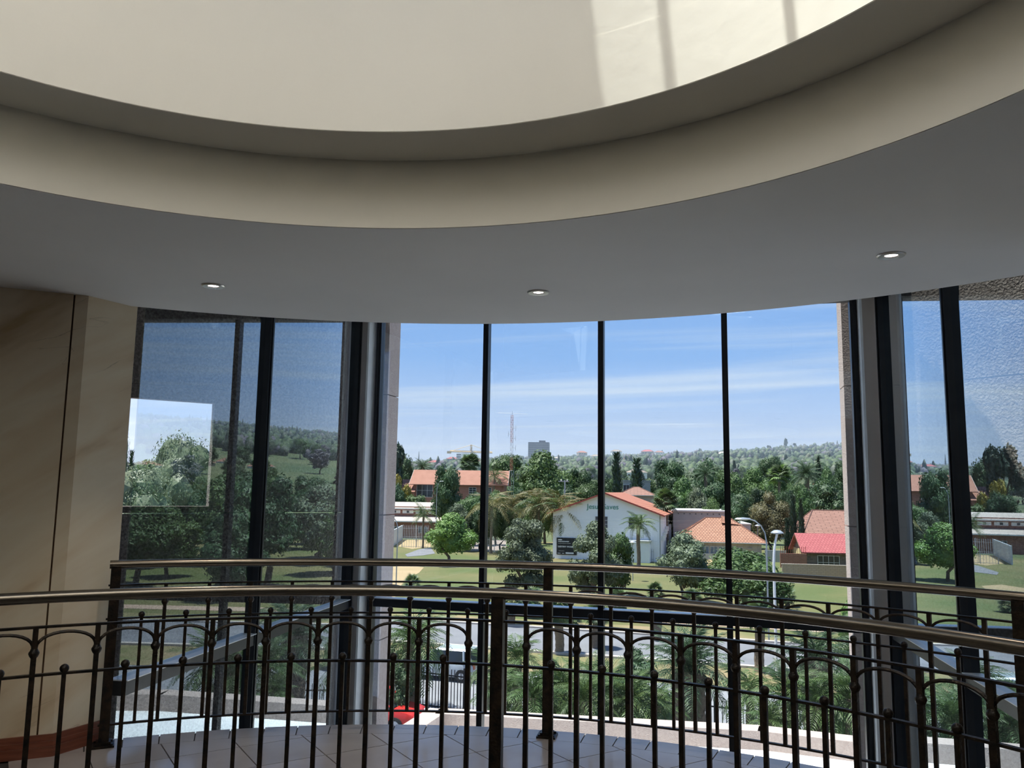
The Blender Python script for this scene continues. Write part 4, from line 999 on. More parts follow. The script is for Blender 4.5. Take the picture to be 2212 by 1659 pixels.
put('upright', MB().box((0, 0, 0.7), (0.07, 0.07, 1.4)).mesh('upr', M_gwall), crs); put('arm', MB().box((0, 0, 0.95), (0.6, 0.06, 0.07)).mesh('arm', M_gwall), crs)

# ------------------------------------------------------------------ cars
def car(name, label, loc, rz, body_m, prof='hatch', L_=3.9, W_=1.68, H_=1.48):
    root = empty(name, loc, rz, label=label, cat='car')
    M_rub = mat('tyre_rubber', (0.02, 0.02, 0.02), None, 6, 0.8); M_cg = mat('car_glass', (0.015, 0.02, 0.025), None, 2, 0.08, spec=0.7)
    # lower body: side outline lofted with rounded plan
    xs = [-0.5, -0.485, -0.42, -0.25, 0.0, 0.22, 0.40, 0.48, 0.5]
    top = [0.58, 0.80, 0.90, 0.92, 0.92, 0.90, 0.80, 0.70, 0.52]
    hw = [0.80, 0.92, 0.98, 1.0, 1.0, 1.0, 0.95, 0.86, 0.72]
    b = MB(); rows = []
    for x, t, k in zip(xs, top, hw):
        X = x * L_; w = W_ / 2 * k; sec = [(-w * 0.93, 0.24), (-w, 0.40), (-w, t - 0.16), (-w * 0.93, t), (w * 0.93, t), (w, t - 0.16), (w, 0.40), (w * 0.93, 0.24)]
        rows.append([(X, y, z) for y, z in sec])
    o_ = 0
    for r_ in rows: b.v += r_
    for i in range(len(rows) - 1):
        for j in range(8): b.f.append([i * 8 + j, i * 8 + (j + 1) % 8, (i + 1) * 8 + (j + 1) % 8, (i + 1) * 8 + j][::-1]); b.m.append(0)
    b.f.append(list(range(8))); b.m.append(0); b.f.append([(len(rows) - 1) * 8 + j for j in range(8)][::-1]); b.m.append(0)
    put('body', b.mesh('body', body_m, True, 50), root)
    # cabin: glass house with a painted roof and pillars
    if prof == 'hatch': A = [(-0.475, 0.90), (-0.40, H_ - 0.06), (0.06, H_ - 0.05), (0.27, 0.90)]
    else: A = [(-0.40, 0.90), (-0.24, H_ - 0.05), (0.06, H_ - 0.05), (0.27, 0.90)]
    wl, wu = W_ / 2 * 0.95, W_ / 2 * 0.76
    vs = []
    for k, (x, z) in enumerate(A):
        w = wl if z < 1.0 else wu
        vs += [(x * L_, -w, z), (x * L_, w, z)]
    g = MB().add(vs, [(0, 1, 3, 2), (4, 5, 7, 6), (0, 2, 4, 6), (1, 7, 5, 3)])
    g.f = [f[::-1] for f in g.f]
    put('windows', g.mesh('windows', M_cg), root)
    rf = MB(); x0, x1 = A[1][0] * L_, A[2][0] * L_
    rf.add([(x0 - .05, -wu - .02, H_ - 0.08), (x1 + .06, -wu - .02, H_ - 0.08), (x1 + .06, wu + .02, H_ - 0.08), (x0 - .05, wu + .02, H_ - 0.08),
            (x0 + .05, -wu * 0.85, H_), (x1 - .08, -wu * 0.85, H_), (x1 - .08, wu * 0.85, H_), (x0 + .05, wu * 0.85, H_)],
           [(3, 2, 1, 0), (4, 5, 6, 7), (0, 1, 5, 4), (1, 2, 6, 5), (2, 3, 7, 6), (3, 0, 4, 7)])
    put('roof', rf.mesh('roof', body_m), root)
    pl = MB()
    for s_ in (-1, 1):
        for (xa, za), (xb, zb) in (((A[0][0], 0.88), A[1]), (A[2], (A[3][0], 0.88)), ((-0.12, 0.88), (-0.12, H_ - 0.06)), ((-0.36, 0.88), (-0.34, H_ - 0.06))):
            pl.tube([(xa * L_, s_ * wl, za), (xb * L_, s_ * wu * 1.01, zb)], 0.055, 6)
    put('pillars', pl.mesh('pillars', body_m, True), root)
    wm_ = MB().lathe([(0.0, -0.10), (0.19, -0.10), (0.21, -0.12), (0.31, -0.10), (0.32, 0.0), (0.31, 0.10), (0.2, 0.11), (0.0, 0.08)], 20); wm_.v = [(x, z, y) for x, y, z in wm_.v]; wm_.f = [f[::-1] for f in wm_.f]
    wm_ = wm_.mesh('wheel', M_rub, True); hb = MB().lathe([(0.0, -0.125), (0.18, -0.12), (0.19, -0.10), (0.18, 0.10), (0.0, 0.125)], 14); hb.v = [(x, z, y) for x, y, z in hb.v]; hb = hb.mesh('hub', M_steel, True)
    for x in (-0.33, 0.31):
        for s_ in (-1, 1):
            w_ = put('wheel', wm_, root, (x * L_, s_ * (W_ / 2 - 0.10), 0.32)); put('hub', hb, w_)
    lm = MB().box((0.485 * L_, -0.55, 0.62), (0.10, 0.32, 0.14)).box((0.485 * L_, 0.55, 0.62), (0.10, 0.32, 0.14)).mesh('headlights', M_bargew); put('headlights', lm, root)
    tl = MB().box((-0.49 * L_, -0.62, 0.78), (0.08, 0.18, 0.26)).box((-0.49 * L_, 0.62, 0.78), (0.08, 0.18, 0.26)).mesh('tail_lights', mat('red_lens', (0.4, 0.02, 0.02), None, 2, 0.3)); put('tail_lights', tl, root)
    for s_ in (-1, 1): put('mirror', MB().box((0.20 * L_, s_ * (W_ / 2 + 0.08), 0.95), (0.12, 0.18, 0.12)).mesh('mirror', body_m), root)
    put('bumper', MB().box((-0.495 * L_, 0, 0.42), (0.14, W_ * 0.84, 0.22)).box((0.49 * L_, 0, 0.40), (0.14, W_ * 0.74, 0.20)).mesh('bumper', body_m), root)
    return root
o = gp(958, 1464)
car('hatchback_car', 'silver hatchback car parked beyond the black fence', (o.x, o.y, GZ + 0.01), math.radians(163), mat('silver_car_paint', (0.42, 0.46, 0.50), None, 4, 0.3, metal=0.2), 'hatch', 3.75, 1.65, 1.55)
o = atY(803, 1540, 34.0)
car('red_car', 'red car with black windows beside the porch parapet', (o.x, 34.0, GZ + 0.01), math.radians(-14), mat('red_car_paint', (0.55, 0.035, 0.03), None, 4, 0.2), 'sedan', 4.3, 1.75, 1.45)
o = atY(962, 1523, 30.8)
car('white_car', 'white car mostly hidden behind the porch parapet', (o.x, 30.8, GZ + 0.01), math.radians(78), mat('white_car_paint', (0.78, 0.79, 0.80), None, 4, 0.2), 'sedan', 4.3, 1.75, 1.45)
# ------------------------------------------------------------------ plants
M_bark = mat('brown_bark', (0.10, 0.07, 0.05), (0.16, 0.12, 0.09), 3, 0.9, bump=0.5)
def leafm(name, c1, c2, rnd=0.18): return mat(name, c1, c2, 0.8, 0.55, rnd=rnd, trans=0.22, detail=5)
LV = {
    'dark': leafm('dark_green_leaves', (0.022, 0.052, 0.018), (0.06, 0.115, 0.035)),
    'mid': leafm('mid_green_leaves', (0.045, 0.095, 0.022), (0.11, 0.18, 0.05)),
    'light': leafm('light_green_leaves', (0.085, 0.175, 0.03), (0.19, 0.29, 0.07)),
    'olive': leafm('grey_green_leaves', (0.075, 0.105, 0.055), (0.20, 0.24, 0.14)),
    'brown': leafm('olive_brown_leaves', (0.10, 0.095, 0.035), (0.18, 0.155, 0.065)),
    'yellow': leafm('yellow_leaves', (0.30, 0.25, 0.03), (0.42, 0.36, 0.06)),
    'conifer': leafm('conifer_needles', (0.012, 0.032, 0.018), (0.035, 0.065, 0.032)),
    'palm': leafm('palm_fronds', (0.04, 0.085, 0.022), (0.13, 0.19, 0.055)),
    'dpalm': leafm('blue_green_fronds', (0.035, 0.075, 0.03), (0.10, 0.155, 0.075)),
    'bpalm': leafm('yellow_brown_fronds', (0.11, 0.11, 0.03), (0.22, 0.17, 0.06)),
    'violet': leafm('grey_violet_leaves', (0.10, 0.09, 0.11), (0.15, 0.14, 0.15)),
}
def ico():
    t = (1 + 5 ** 0.5) / 2
    v = [Vector(p).normalized() for p in ((-1, t, 0), (1, t, 0), (-1, -t, 0), (1, -t, 0), (0, -1, t), (0, 1, t), (0, -1, -t), (0, 1, -t), (t, 0, -1), (t, 0, 1), (-t, 0, -1), (-t, 0, 1))]
    f = [(0, 11, 5), (0, 5, 1), (0, 1, 7), (0, 7, 10), (0, 10, 11), (1, 5, 9), (5, 11, 4), (11, 10, 2), (10, 7, 6), (7, 1, 8), (3, 9, 4), (3, 4, 2), (3, 2, 6), (3, 6, 8), (3, 8, 9), (4, 9, 5), (2, 4, 11), (6, 2, 10), (8, 6, 7), (9, 8, 1)]
    return v, f
def subdiv(v, f):
    v = list(v); mid = {}; nf = []
    def m_(a, b):
        k = (min(a, b), max(a, b))
        if k not in mid: mid[k] = len(v); v.append(((v[a] + v[b]) / 2).normalized())
        return mid[k]
    for a, b, c in f:
        x, y, z = m_(a, b), m_(b, c), m_(c, a); nf += [(a, x, z), (b, y, x), (c, z, y), (x, y, z)]
    return v, nf
I1 = ico(); I2 = subdiv(*I1); I3 = subdiv(*I2)
def blob(b, c, r, rng, src=I2, jit=0.12, mi=0):
    b.add([(c[0] + v.x * r[0] * (1 + rng.uniform(-jit, jit)), c[1] + v.y * r[1] * (1 + rng.uniform(-jit, jit)), c[2] + v.z * r[2] * (1 + rng.uniform(-jit, jit))) for v in src[0]], src[1], mi)
def cards(b, blobs, n, size, rng, mi=0, aspect=0.55):
    tot = [r[0] * r[2] for c, r in blobs]; s_ = sum(tot)
    for (c, r), t in zip(blobs, tot):
        for _ in range(int(n * t / s_)):
            z = rng.uniform(-0.75, 1.0); a = rng.uniform(0, 2 * PI); q = math.sqrt(1 - z * z)
            d = Vector((q * math.cos(a), q * math.sin(a), z)); k = rng.uniform(0.72, 1.16)
            p = Vector((c[0] + d.x * r[0] * k, c[1] + d.y * r[1] * k, c[2] + d.z * r[2] * k))
            nr = (d + Vector((rng.gauss(0, 0.5), rng.gauss(0, 0.5), rng.gauss(0.25, 0.5)))).normalized()
            u = nr.orthogonal().normalized(); u.rotate(Matrix.Rotation(rng.uniform(0, 2 * PI), 3, nr)); w = nr.cross(u)
            L1 = size * rng.uniform(0.6, 1.25); L2 = L1 * aspect
            b.add([p - u * L1, p - w * L2, p + u * L1 + nr * L1 * 0.25, p + w * L2], [(0, 1, 2, 3)], mi)
def trunk_mesh(rng, h, r, limbs, spread):
    b = MB(); b.tube([(0, 0, -0.3), (rng.uniform(-.1, .1), 0, h * 0.5), (rng.uniform(-.2, .2), rng.uniform(-.2, .2), h)], [r * 1.3, r, r * 0.7], 8)
    for k in range(limbs):
        a = 2 * PI * k / limbs + rng.uniform(-.4, .4)
        b.tube([(0, 0, h * 0.8), (math.cos(a) * spread * 0.5, math.sin(a) * spread * 0.5, h * 1.35), (math.cos(a) * spread, math.sin(a) * spread, h * 1.9)], [r * 0.6, r * 0.4, r * 0.2], 6)
    return b.mesh('trunk', M_bark, True)
def broad(seed, leaf, n, card, shape='round', trunkh=0.22, nb=11):
    """unit tree: 1 high, about 1 wide; returns (crown mesh, trunk mesh)"""
    rng = random.Random(seed); blobs = []
    for k in range(nb):
        a = rng.uniform(0, 2 * PI); t = rng.random()
        if shape == 'round': z = trunkh + 0.12 + 0.66 * t; rad = 0.34 * math.sqrt(rng.random()) * math.sin(PI * min(0.97, 0.2 + 0.74 * t)); r = rng.uniform(0.12, 0.20)
        elif shape == 'tall': z = trunkh + 0.05 + 0.72 * t; rad = 0.36 * math.sqrt(rng.random()) * math.sin(PI * (0.18 + 0.72 * t)); r = rng.uniform(0.085, 0.15)
        elif shape == 'umbrella': z = 0.55 + 0.35 * t; rad = 0.42 * (1 - 0.5 * t); r = rng.uniform(0.12, 0.18)
        else: z = 0.12 + 0.72 * t; rad = 0.34 * (1 - 0.6 * t); r = rng.uniform(0.14, 0.22)
        blobs.append(((math.cos(a) * rad, math.sin(a) * rad, z), (r, r, r * 0.85)))
    if shape in ('round', 'bush'): blobs.append(((0, 0, 0.52 if shape == 'round' else 0.35), (0.27, 0.27, 0.27)))
    zt = max(c[2] + r[2] for c, r in blobs); k_ = 1 / zt
    blobs = [((c[0], c[1], c[2] * k_), r) for c, r in blobs]
    b = MB()
    for c, r in blobs: blob(b, c, tuple(x * 0.78 for x in r), rng, I2, 0.16)
    cards(b, blobs, n, card, rng)
    return b.mesh('crown', leaf), trunk_mesh(rng, trunkh + 0.12, 0.028, 4, 0.16)
def conifer(seed, leaf, kind='cypress', n=900):
    rng = random.Random(seed); b = MB(); nz = 14
    prof = []
    for i in range(nz + 1):
        t = i / nz
        r = (0.115 * min(1, t * 7 + 0.35) * (1 - t) ** 0.55 + 0.006) if kind == 'cypress' else (0.26 * (1 - t) ** 0.9 * (0.75 + 0.25 * (i % 2)) + 0.01)
        prof.append((r, 0.03 + 0.97 * t))
    k = 12
    for (r, z) in prof:
        for j in range(k):
            a = 2 * PI * j / k; q = r * rng.uniform(0.78, 1.02); b.v.append((q * math.cos(a), q * math.sin(a), z))
    for i in range(nz):
        for j in range(k): b.f.append([i * k + j, i * k + (j + 1) % k, (i + 1) * k + (j + 1) % k, (i + 1) * k + j]); b.m.append(0)
    for _ in range(n):
        t = rng.random() ** 1.3; i = t * nz; r0, z0 = prof[int(i)]; a = rng.uniform(0, 2 * PI); r = r0 * rng.uniform(0.85, 1.15)
        d = Vector((math.cos(a), math.sin(a), 0.9 if kind == 'cypress' else -0.15)).normalized(); p = Vector((math.cos(a) * r, math.sin(a) * r, z0 + rng.uniform(0, 0.07)))
        w = Vector((-math.sin(a), math.cos(a), 0)); L1 = rng.uniform(0.025, 0.05) * (1 if kind == 'cypress' else 1.5)
        b.add([p - w * L1 * 0.3, p + d * L1 - w * L1 * 0.1, p + d * L1 * 1.3, p + w * L1 * 0.3], [(0, 1, 2, 3)])
    return b.mesh('crown', leaf), MB().tube([(0, 0, -0.03), (0, 0, 0.5)], [0.022, 0.012], 6).mesh('trunk', M_bark)
def frond_mesh(seed, leaf, L_=1.0, droop=0.55, rise=0.55, n=22, wid=0.30, lw=0.028, hang=0.35):
    """feather frond of unit length growing along +x"""
    rng = random.Random(seed); b = MB(); pts = []
    for i in range(n + 1):
        t = i / n; pts.append(Vector((L_ * (t - 0.18 * droop * t * t), 0, L_ * (rise * t - (rise * 0.6 + droop) * t * t))))
    b.tube(pts[::2], [0.012 * (1 - 0.8 * k / (n // 2)) for k in range(n // 2 + 1)], 4)
    for i in range(2, n + 1):
        t = i / n; p = pts[i]; d = (pts[i] - pts[i - 1]).normalized(); ln = wid * math.sin(PI * (0.12 + 0.83 * t)) ** 0.7
        for s_ in (-1, 1):
            q = (Vector((0, s_, 0)) + d * 0.75 + Vector((0, 0, rng.uniform(-hang, hang * 0.4)))).normalized()
            m1 = p + q * ln * 0.55; e = p + q * ln * rng.uniform(0.85, 1.1) + Vector((0, 0, -ln * hang * 0.8)); w = d * lw
            b.add([p, m1 - w * 0.6, e, m1 + w * 0.6], [(0, 1, 2, 3)])
    return b.mesh('frond', leaf)
def fan_leaf(seed, leaf):
    rng = random.Random(seed); b = MB(); b.tube([(0, 0, 0), (0.5, 0, 0.12)], 0.012, 4)
    n = 15
    for i in range(n):
        a = math.radians(-105 + 210 * i / (n - 1)); c = Vector((0.5, 0, 0.12)); d = Vector((math.cos(a), math.sin(a), -0.05 - 0.25 * abs(math.sin(a)))); w = Vector((-d.y, d.x, 0)) * 0.045
        m1 = c + d * 0.30; e = c + d * 0.52 + Vector((0, 0, -0.10))
        b.add([c, m1 - w, e, m1 + w], [(0, 1, 2, 3)])
    return b.mesh('fan_leaf', leaf)
M_ptrunk = mat('palm_trunk', (0.13, 0.095, 0.065), (0.24, 0.19, 0.14), 6, 0.9, bump=1.0, stretch=(1, 1, 5))
def palm_trunk(h, r, boots=False):
    b = MB(); n = 14
    if boots: b.tube([(0, 0, h * i / n) for i in range(n + 1)], [r * (1.0 + (0.12 if i % 2 else -0.02)) * (1.05 if i < 10 else 1.15) for i in range(n + 1)], 12)
    else: b.tube([(0.04 * math.sin(i * 0.5), 0, h * i / n) for i in range(n + 1)], [r * (1.25 if i == 0 else 1.0 + (0.05 if i % 2 else -0.03)) for i in range(n + 1)], 10)
    if boots:
        rng = random.Random(5)
        for i in range(22):
            for k in range(9):
                a = 2 * PI * (k + 0.5 * (i % 2)) / 9; z = h * i / 22; d = Vector((math.cos(a), math.sin(a), 0)); w = Vector((-d.y, d.x, 0)) * r * 0.3
                p = d * r * 1.02 + Vector((0, 0, z)); b.add([p - w, p + w, p + d * r * 0.25 + Vector((0, 0, h / 16))], [(0, 1, 2)])
    return b.mesh('palm_trunk', M_ptrunk, True)
def palm(loc, h, r, fronds, nf, fl, label, group=None, boots=False, seed=1, lo=-0.7, hi=1.15, name='palm_tree', cat='palm tree', skirt=0):
    rng = random.Random(seed)
    root = empty(name, loc, rng.uniform(0, 6), label=label, cat=cat, group=group)
    put('trunk', palm_trunk(h, r, boots), root)
    for k in range(nf + skirt):
        t = (k + 0.5) / nf; el = lo + (hi - lo) * (min(t, 1) ** 0.8)
        if k >= nf: el = -1.15
        o = put('frond', fronds[k % len(fronds)], root, (0, 0, h * 0.985 + 0.1 * max(t, 0) * fl * 0.5 * (k < nf)))
        o.rotation_euler = (rng.uniform(-.25, .25), -el, 2.399 * k + rng.uniform(-.2, .2)); s_ = fl * rng.uniform(0.85, 1.1) * (0.6 if k >= nf else 1); o.scale = (s_,) * 3
    return root
FR = {'green': [frond_mesh(1, LV['palm']), frond_mesh(2, LV['palm'], droop=0.75), frond_mesh(3, LV['palm'], droop=0.4)],
      'date': [frond_mesh(4, LV['dpalm'], droop=0.30, rise=0.35, wid=0.22, n=30, lw=0.02), frond_mesh(5, LV['dpalm'], droop=0.42, rise=0.4, wid=0.24, n=30, lw=0.02)],
      'brown': [frond_mesh(6, LV['bpalm'], droop=0.8), frond_mesh(7, LV['palm'], droop=0.7), frond_mesh(8, LV['bpalm'], droop=0.6)],
      'fan': [fan_leaf(9, LV['dpalm']), fan_leaf(10, LV['palm'])], 'palefan': [fan_leaf(11, LV['olive']), fan_leaf(12, LV['light'])]}

T = {}
T['round_light'] = broad(11, LV['light'], 10000, 0.024, nb=24)
T['round_mid'] = broad(12, LV['mid'], 8000, 0.021, nb=20)
T['round_mid2'] = broad(13, LV['mid'], 8000, 0.021, nb=26)
T['round_dark'] = broad(14, LV['dark'], 8000, 0.021, nb=22)
T['round_dark2'] = broad(15, LV['dark'], 8000, 0.021, trunkh=0.14, nb=28)
T['olive_tall'] = broad(16, LV['olive'], 11000, 0.022, 'tall', 0.10, 34)
T['olive_tall2'] = broad(17, LV['olive'], 11000, 0.022, 'tall', 0.08, 36)
T['olive_round'] = broad(18, LV['olive'], 8000, 0.024, 'round', 0.12, 26)
T['mid_round_near'] = broad(19, LV['mid'], 10000, 0.024, 'bush', 0.08, 30)
T['brown'] = broad(20, LV['brown'], 7000, 0.020, 'round', 0.12, 16)
T['yellow'] = broad(21, LV['yellow'], 1500, 0.045, 'umbrella', 0.2, 9)
T['umbrella'] = broad(22, LV['conifer'], 1800, 0.045, 'umbrella', 0.3, 10)
T['violet'] = broad(23, LV['violet'], 1500, 0.045)
T['bush'] = broad(24, LV['mid'], 2600, 0.035, 'bush', 0.05, 12)
T['bush_light'] = broad(25, LV['light'], 2600, 0.035, 'bush', 0.05, 12)
T['bush_dark'] = broad(26, LV['dark'], 2600, 0.035, 'bush', 0.05, 12)
T['cypress'] = conifer(27, LV['conifer'], 'cypress')
T['pine'] = conifer(28, LV['conifer'], 'pine', 1100)
REG = list(HREG)
def free(X, Y, r): return all((X - a) ** 2 + (Y - b_) ** 2 > (0.80 * (r + q)) ** 2 for a, b_, q in REG)
T['gum'] = broad(29, LV['olive'], 17000, 0.0115, 'round', 0.12, 42)
def tree(kind, px, ptop, wpx, Y, label, group=None, base=None, name='tree', cat='tree', rz=None, zmin=None):
    q = atY(px, ptop, Y); zb = gz(q.x, Y) if base is None else base
    h = q.z - zb; w = wpx / FPX * Y; REG.append((q.x, Y, w / 2))
    root = empty(name, (q.x, Y, zb), RNG.uniform(0, 6.28) if rz is None else rz, label=label, cat=cat, group=group)
    c, t = T[kind]; k = 0.88 if kind not in ('cypress', 'pine') else 1.0
    xw = w / (0.92 if k < 1 else (0.20 if kind == 'cypress' else 0.5))
    put('crown', c, root, scale=(xw, xw, h)); put('trunk', t, root, scale=((xw + h) / 2,) * 2 + (h,))
    return root
def gY(py, px=1106): return gp(px, py).y

tree('round_light', 975, 1111, 118, gY(1221, 975), 'round light green tree standing alone on the lawn')
tree('olive_tall', 1132, 1120, 132, gY(1290, 1130), 'tall grey-green tree on the lawn beside the black notice board')
tree('olive_tall2', 1283, 1126, 126, gY(1296, 1280), 'tall grey-green tree in front of the white gabled hall')
tree('bush', 1338, 1150, 70, 76, 'dense green bush beside the tall tree at the white hall', name='bush', cat='bush')
tree('olive_round', 1476, 1147, 122, gY(1300, 1476), 'grey-green tree in front of the orange tiled house')
tree('mid_round_near', 1607, 1184, 178, gY(1315, 1607), 'broad dark green tree beside the two street lamps')
tree('bush_light', 1120, 1130, 60, 99, 'yellow-green bush behind the tall grey-green lawn tree', name='bush', cat='bush')
tree('round_dark', 962, 1003, 84, 150, 'dark tree in front of the long orange roof')
tree('round_mid', 1172, 974, 150, 196, 'big full green tree beside the lattice mast')
tree('round_mid2', 1092, 981, 92, 225, 'green tree behind the lattice mast')
tree('yellow', 862, 1022, 46, 176, 'yellow flowering tree beside the roughcast pier')
tree('round_dark', 852, 1045, 62, 172, 'dark rounded tree under the yellow flowering tree')
tree('umbrella', 846, 958, 66, 190, 'dark flat-topped conifer beside the roughcast pier')
tree('round_dark2', 880, 985, 70, 200, 'dark tree behind the yellow flowering tree')
tree('cypress', 1332, 979, 27, 152, 'tall dark cypress behind the white hall roof')
tree('cypress', 1376, 991, 31, 168, 'shorter dark cypress beside the grey modern house')
tree('cypress', 1712, 1071, 17, 118, 'slim dark cypress, the taller of the pair by the terracotta roof')
tree('cypress', 1729, 1078, 15, 117, 'slim dark cypress, the shorter of the pair by the terracotta roof')
tree('cypress', 1700, 1120, 14, 119, 'low dark cypress beside the slim pair')
tree('brown', 1665, 1062, 92, 128, 'olive-brown feathery tree behind the slim cypresses')
tree('round_dark2', 1790, 1040, 118, 135, 'large dark tree behind the terracotta roof')
tree('pine', 1767, 983, 34, 240, 'dark layered cedar above the date palm')
tree('round_dark', 1818, 995, 70, 200, 'dark tree high at the right-hand roughcast pier'.replace('right-hand ', 'sunlit '))
SPEC0 = {'round_dark': 'dark green round tree', 'round_dark2': 'dense dark bushy tree', 'round_mid': 'full mid-green tree', 'round_mid2': 'knotty mid-green tree', 'olive_round': 'grey-green leafy tree', 'bush': 'low green bush'}
for px, pt, w, Y, k in ((1440, 992, 95, 230, 'round_dark'), (1405, 1035, 70, 190, 'round_mid'), (1470, 1030, 105, 170, 'round_dark'), (1478, 1030, 90, 150, 'round_mid'), (1530, 992, 80, 240, 'round_dark2'), (1545, 1040, 90, 165, 'round_dark'),
                        (1575, 1015, 80, 200, 'round_mid2'), (1633, 1010, 90, 205, 'round_mid'), (1600, 1062, 96, 140, 'round_dark2'), (1640, 1052, 70, 150, 'round_dark'), (1668, 985, 66, 260, 'round_dark'), (1505, 1050, 60, 145, 'olive_round'),
                        (1720, 1045, 60, 170, 'round_mid2'), (1785, 1010, 60, 190, 'round_mid'), (1840, 1040, 80, 150, 'round_dark'), (1420, 1085, 46, 128, 'round_mid'), (1250, 1010, 70, 200, 'round_dark'), (1265, 1045, 70, 160, 'round_mid2'),
                        (1225, 1050, 80, 150, 'round_dark2'), (1180, 1055, 80, 145, 'round_mid'), (1130, 1055, 70, 140, 'round_dark'), (1075, 1060, 60, 140, 'round_mid2'), (1030, 1062, 70, 138, 'round_dark'), (1010, 1075, 70, 128, 'round_mid2'),
                        (1040, 1090, 60, 126, 'round_dark2'), (990, 1085, 60, 125, 'olive_round'), (1085, 1095, 60, 124, 'round_dark'), (1150, 1095, 70, 122, 'round_mid'), (1300, 1030, 60, 180, 'round_dark'), (1310, 1060, 50, 150, 'round_mid'),
                        (900, 1068, 60, 174, 'bush'), (940, 1076, 40, 172, 'bush'), (1440, 1072, 44, 130, 'olive_round'), (1535, 1075, 60, 133, 'round_mid'), (1575, 1090, 60, 128, 'round_dark'), (1690, 1010, 60, 230, 'round_mid2'), (1738, 1052, 60, 152, 'round_mid'), (1700, 1056, 50, 155, 'round_dark')):
    tree(k, px, pt, w, Y, SPEC0[k] + ' in the garden belt just behind the houses', SPEC0[k] + 's in the garden belt')
# named palms
def ppalm(px, pcrown, Y, kind, fl, label, r=0.14, nf=22, boots=False, seed=1, base=GZ, group=None, skirt=0, lo=-0.7, hi=1.15):
    q = atY(px, pcrown, Y); return palm((q.x, Y, base), q.z - base, r, FR[kind], nf, fl, label, group, boots, seed, lo, hi, skirt=skirt)
ppalm(1379, 1136, 104, 'green', 2.6, 'feather palm standing in front of the white hall', 0.24, 18, seed=31)
ppalm(915, 1115, gY(1184, 915), 'green', 2.6, 'feather palm in front of the brick building', 0.16, 15, seed=32)
for i, (px, py, Y) in enumerate(((1062, 1098, 122), (1108, 1095, 126), (1164, 1092, 120), (1204, 1094, 119), (1218, 1110, 116))):
    ppalm(px, py, Y, 'brown', 4.2, 'brown-tipped feather palm in the clump beside the white hall', 0.2, 22, seed=40 + i, group='brown-tipped palms beside the white hall', lo=-1.0)
ppalm(1742, 1026, 165, 'date', 3.5, 'large round date palm above the terracotta roof', 0.5, 46, seed=51, lo=-0.9, hi=1.4, base=gz(60, 165))
ppalm(1683, 1028, 190, 'palefan', 3.2, 'pale fan palm beside the olive-brown tree', 0.3, 40, seed=52, base=gz(60, 190))
ppalm(1524, 1024, 175, 'date', 3.0, 'feather palm among the trees behind the flat-roofed hall', 0.35, 30, seed=53, base=gz(40, 175))
ppalm(1440, 1085, 123, 'fan', 2.4, 'fan palm beside the coral roof edge', 0.25, 34, seed=54)
ppalm(913, 1010, 200, 'date', 3.2, 'date palm behind the long orange roof', 0.4, 36, seed=55, base=gz(-20, 200))
ppalm(1014, 1003, 215, 'fan', 3.4, 'fan palm on the slope below the yellow crane', 0.3, 36, seed=56, base=gz(-10, 215))
ppalm(1068, 1030, 185, 'green', 3.6, 'small palm before the orange roof end', 0.2, 18, seed=57, base=gz(-4, 185))
# street palms: fan palms with dark trunks
for i, (px, pb, pc) in enumerate(((1105, 1352, 1305), (1149, 1334, 1296), (1208, 1412, 1322), (1288, 1400, 1328), (1421, 1384, 1318), (1642, 1452, 1330), (1335, 1340, 1298), (1497, 1345, 1300))):
    o = gp(px, pb); zc = hit(px, pc, (o.x, o.y), (o.x + 1, o.y)).z
    palm((o.x, o.y, GZ), zc - GZ, 0.26, FR['fan'], 26, 1.05, 'stocky fan palm with a dark trunk beside the street', 'fan palms along the street', seed=60 + i, lo=-1.1, hi=1.3)
# garden palms close to the building
ppalm(1489, 1452, 26.5, 'date', 1.95, 'large feather palm with a pineapple trunk inside the black fence', 0.42, 40, True, seed=71, lo=-0.75, hi=1.35)
ppalm(893, 1390, 36.2, 'green', 2.1, 'big drooping feather palm above the red car', 0.34, 34, True, seed=72, lo=-1.1, hi=1.2, skirt=8)
ppalm(1118, 1425, 28.0, 'green', 1.25, 'light green feather palm behind the near railing post', 0.14, 26, seed=73, lo=-0.9, hi=1.3)
ppalm(1762, 1425, 24.5, 'date', 1.6, 'dense feather palm beside the sunlit roughcast pier', 0.36, 38, True, seed=74, lo=-1.0, hi=1.2, skirt=6)
ppalm(1845, 1400, 27.5, 'green', 1.5, 'feather palm partly behind the sunlit roughcast pier', 0.16, 26, seed=75, lo=-1.0)
ppalm(1268, 1470, 25.5, 'green', 1.15, 'drooping feather palm beside the pineapple trunk palm', 0.12, 26, seed=76, lo=-1.1, hi=1.2)
ppalm(1050, 1448, 27.0, 'green', 0.95, 'short feather palm beyond the silver car', 0.12, 24, seed=77, lo=-1.1, hi=1.2)
ppalm(1620, 1492, 24.0, 'green', 1.2, 'arching feather palm in front of the street lamps', 0.12, 24, seed=78, lo=-1.1, hi=1.0)
ppalm(1330, 1500, 23.0, 'green', 0.95, 'low clumped palm beside the porch parapet', 0.18, 26, seed=79, lo=-1.0, hi=1.3)
ppalm(1200, 1488, 24.0, 'green', 0.95, 'low feathery palm near the porch parapet', 0.18, 26, seed=80, lo=-1.0, hi=1.3)
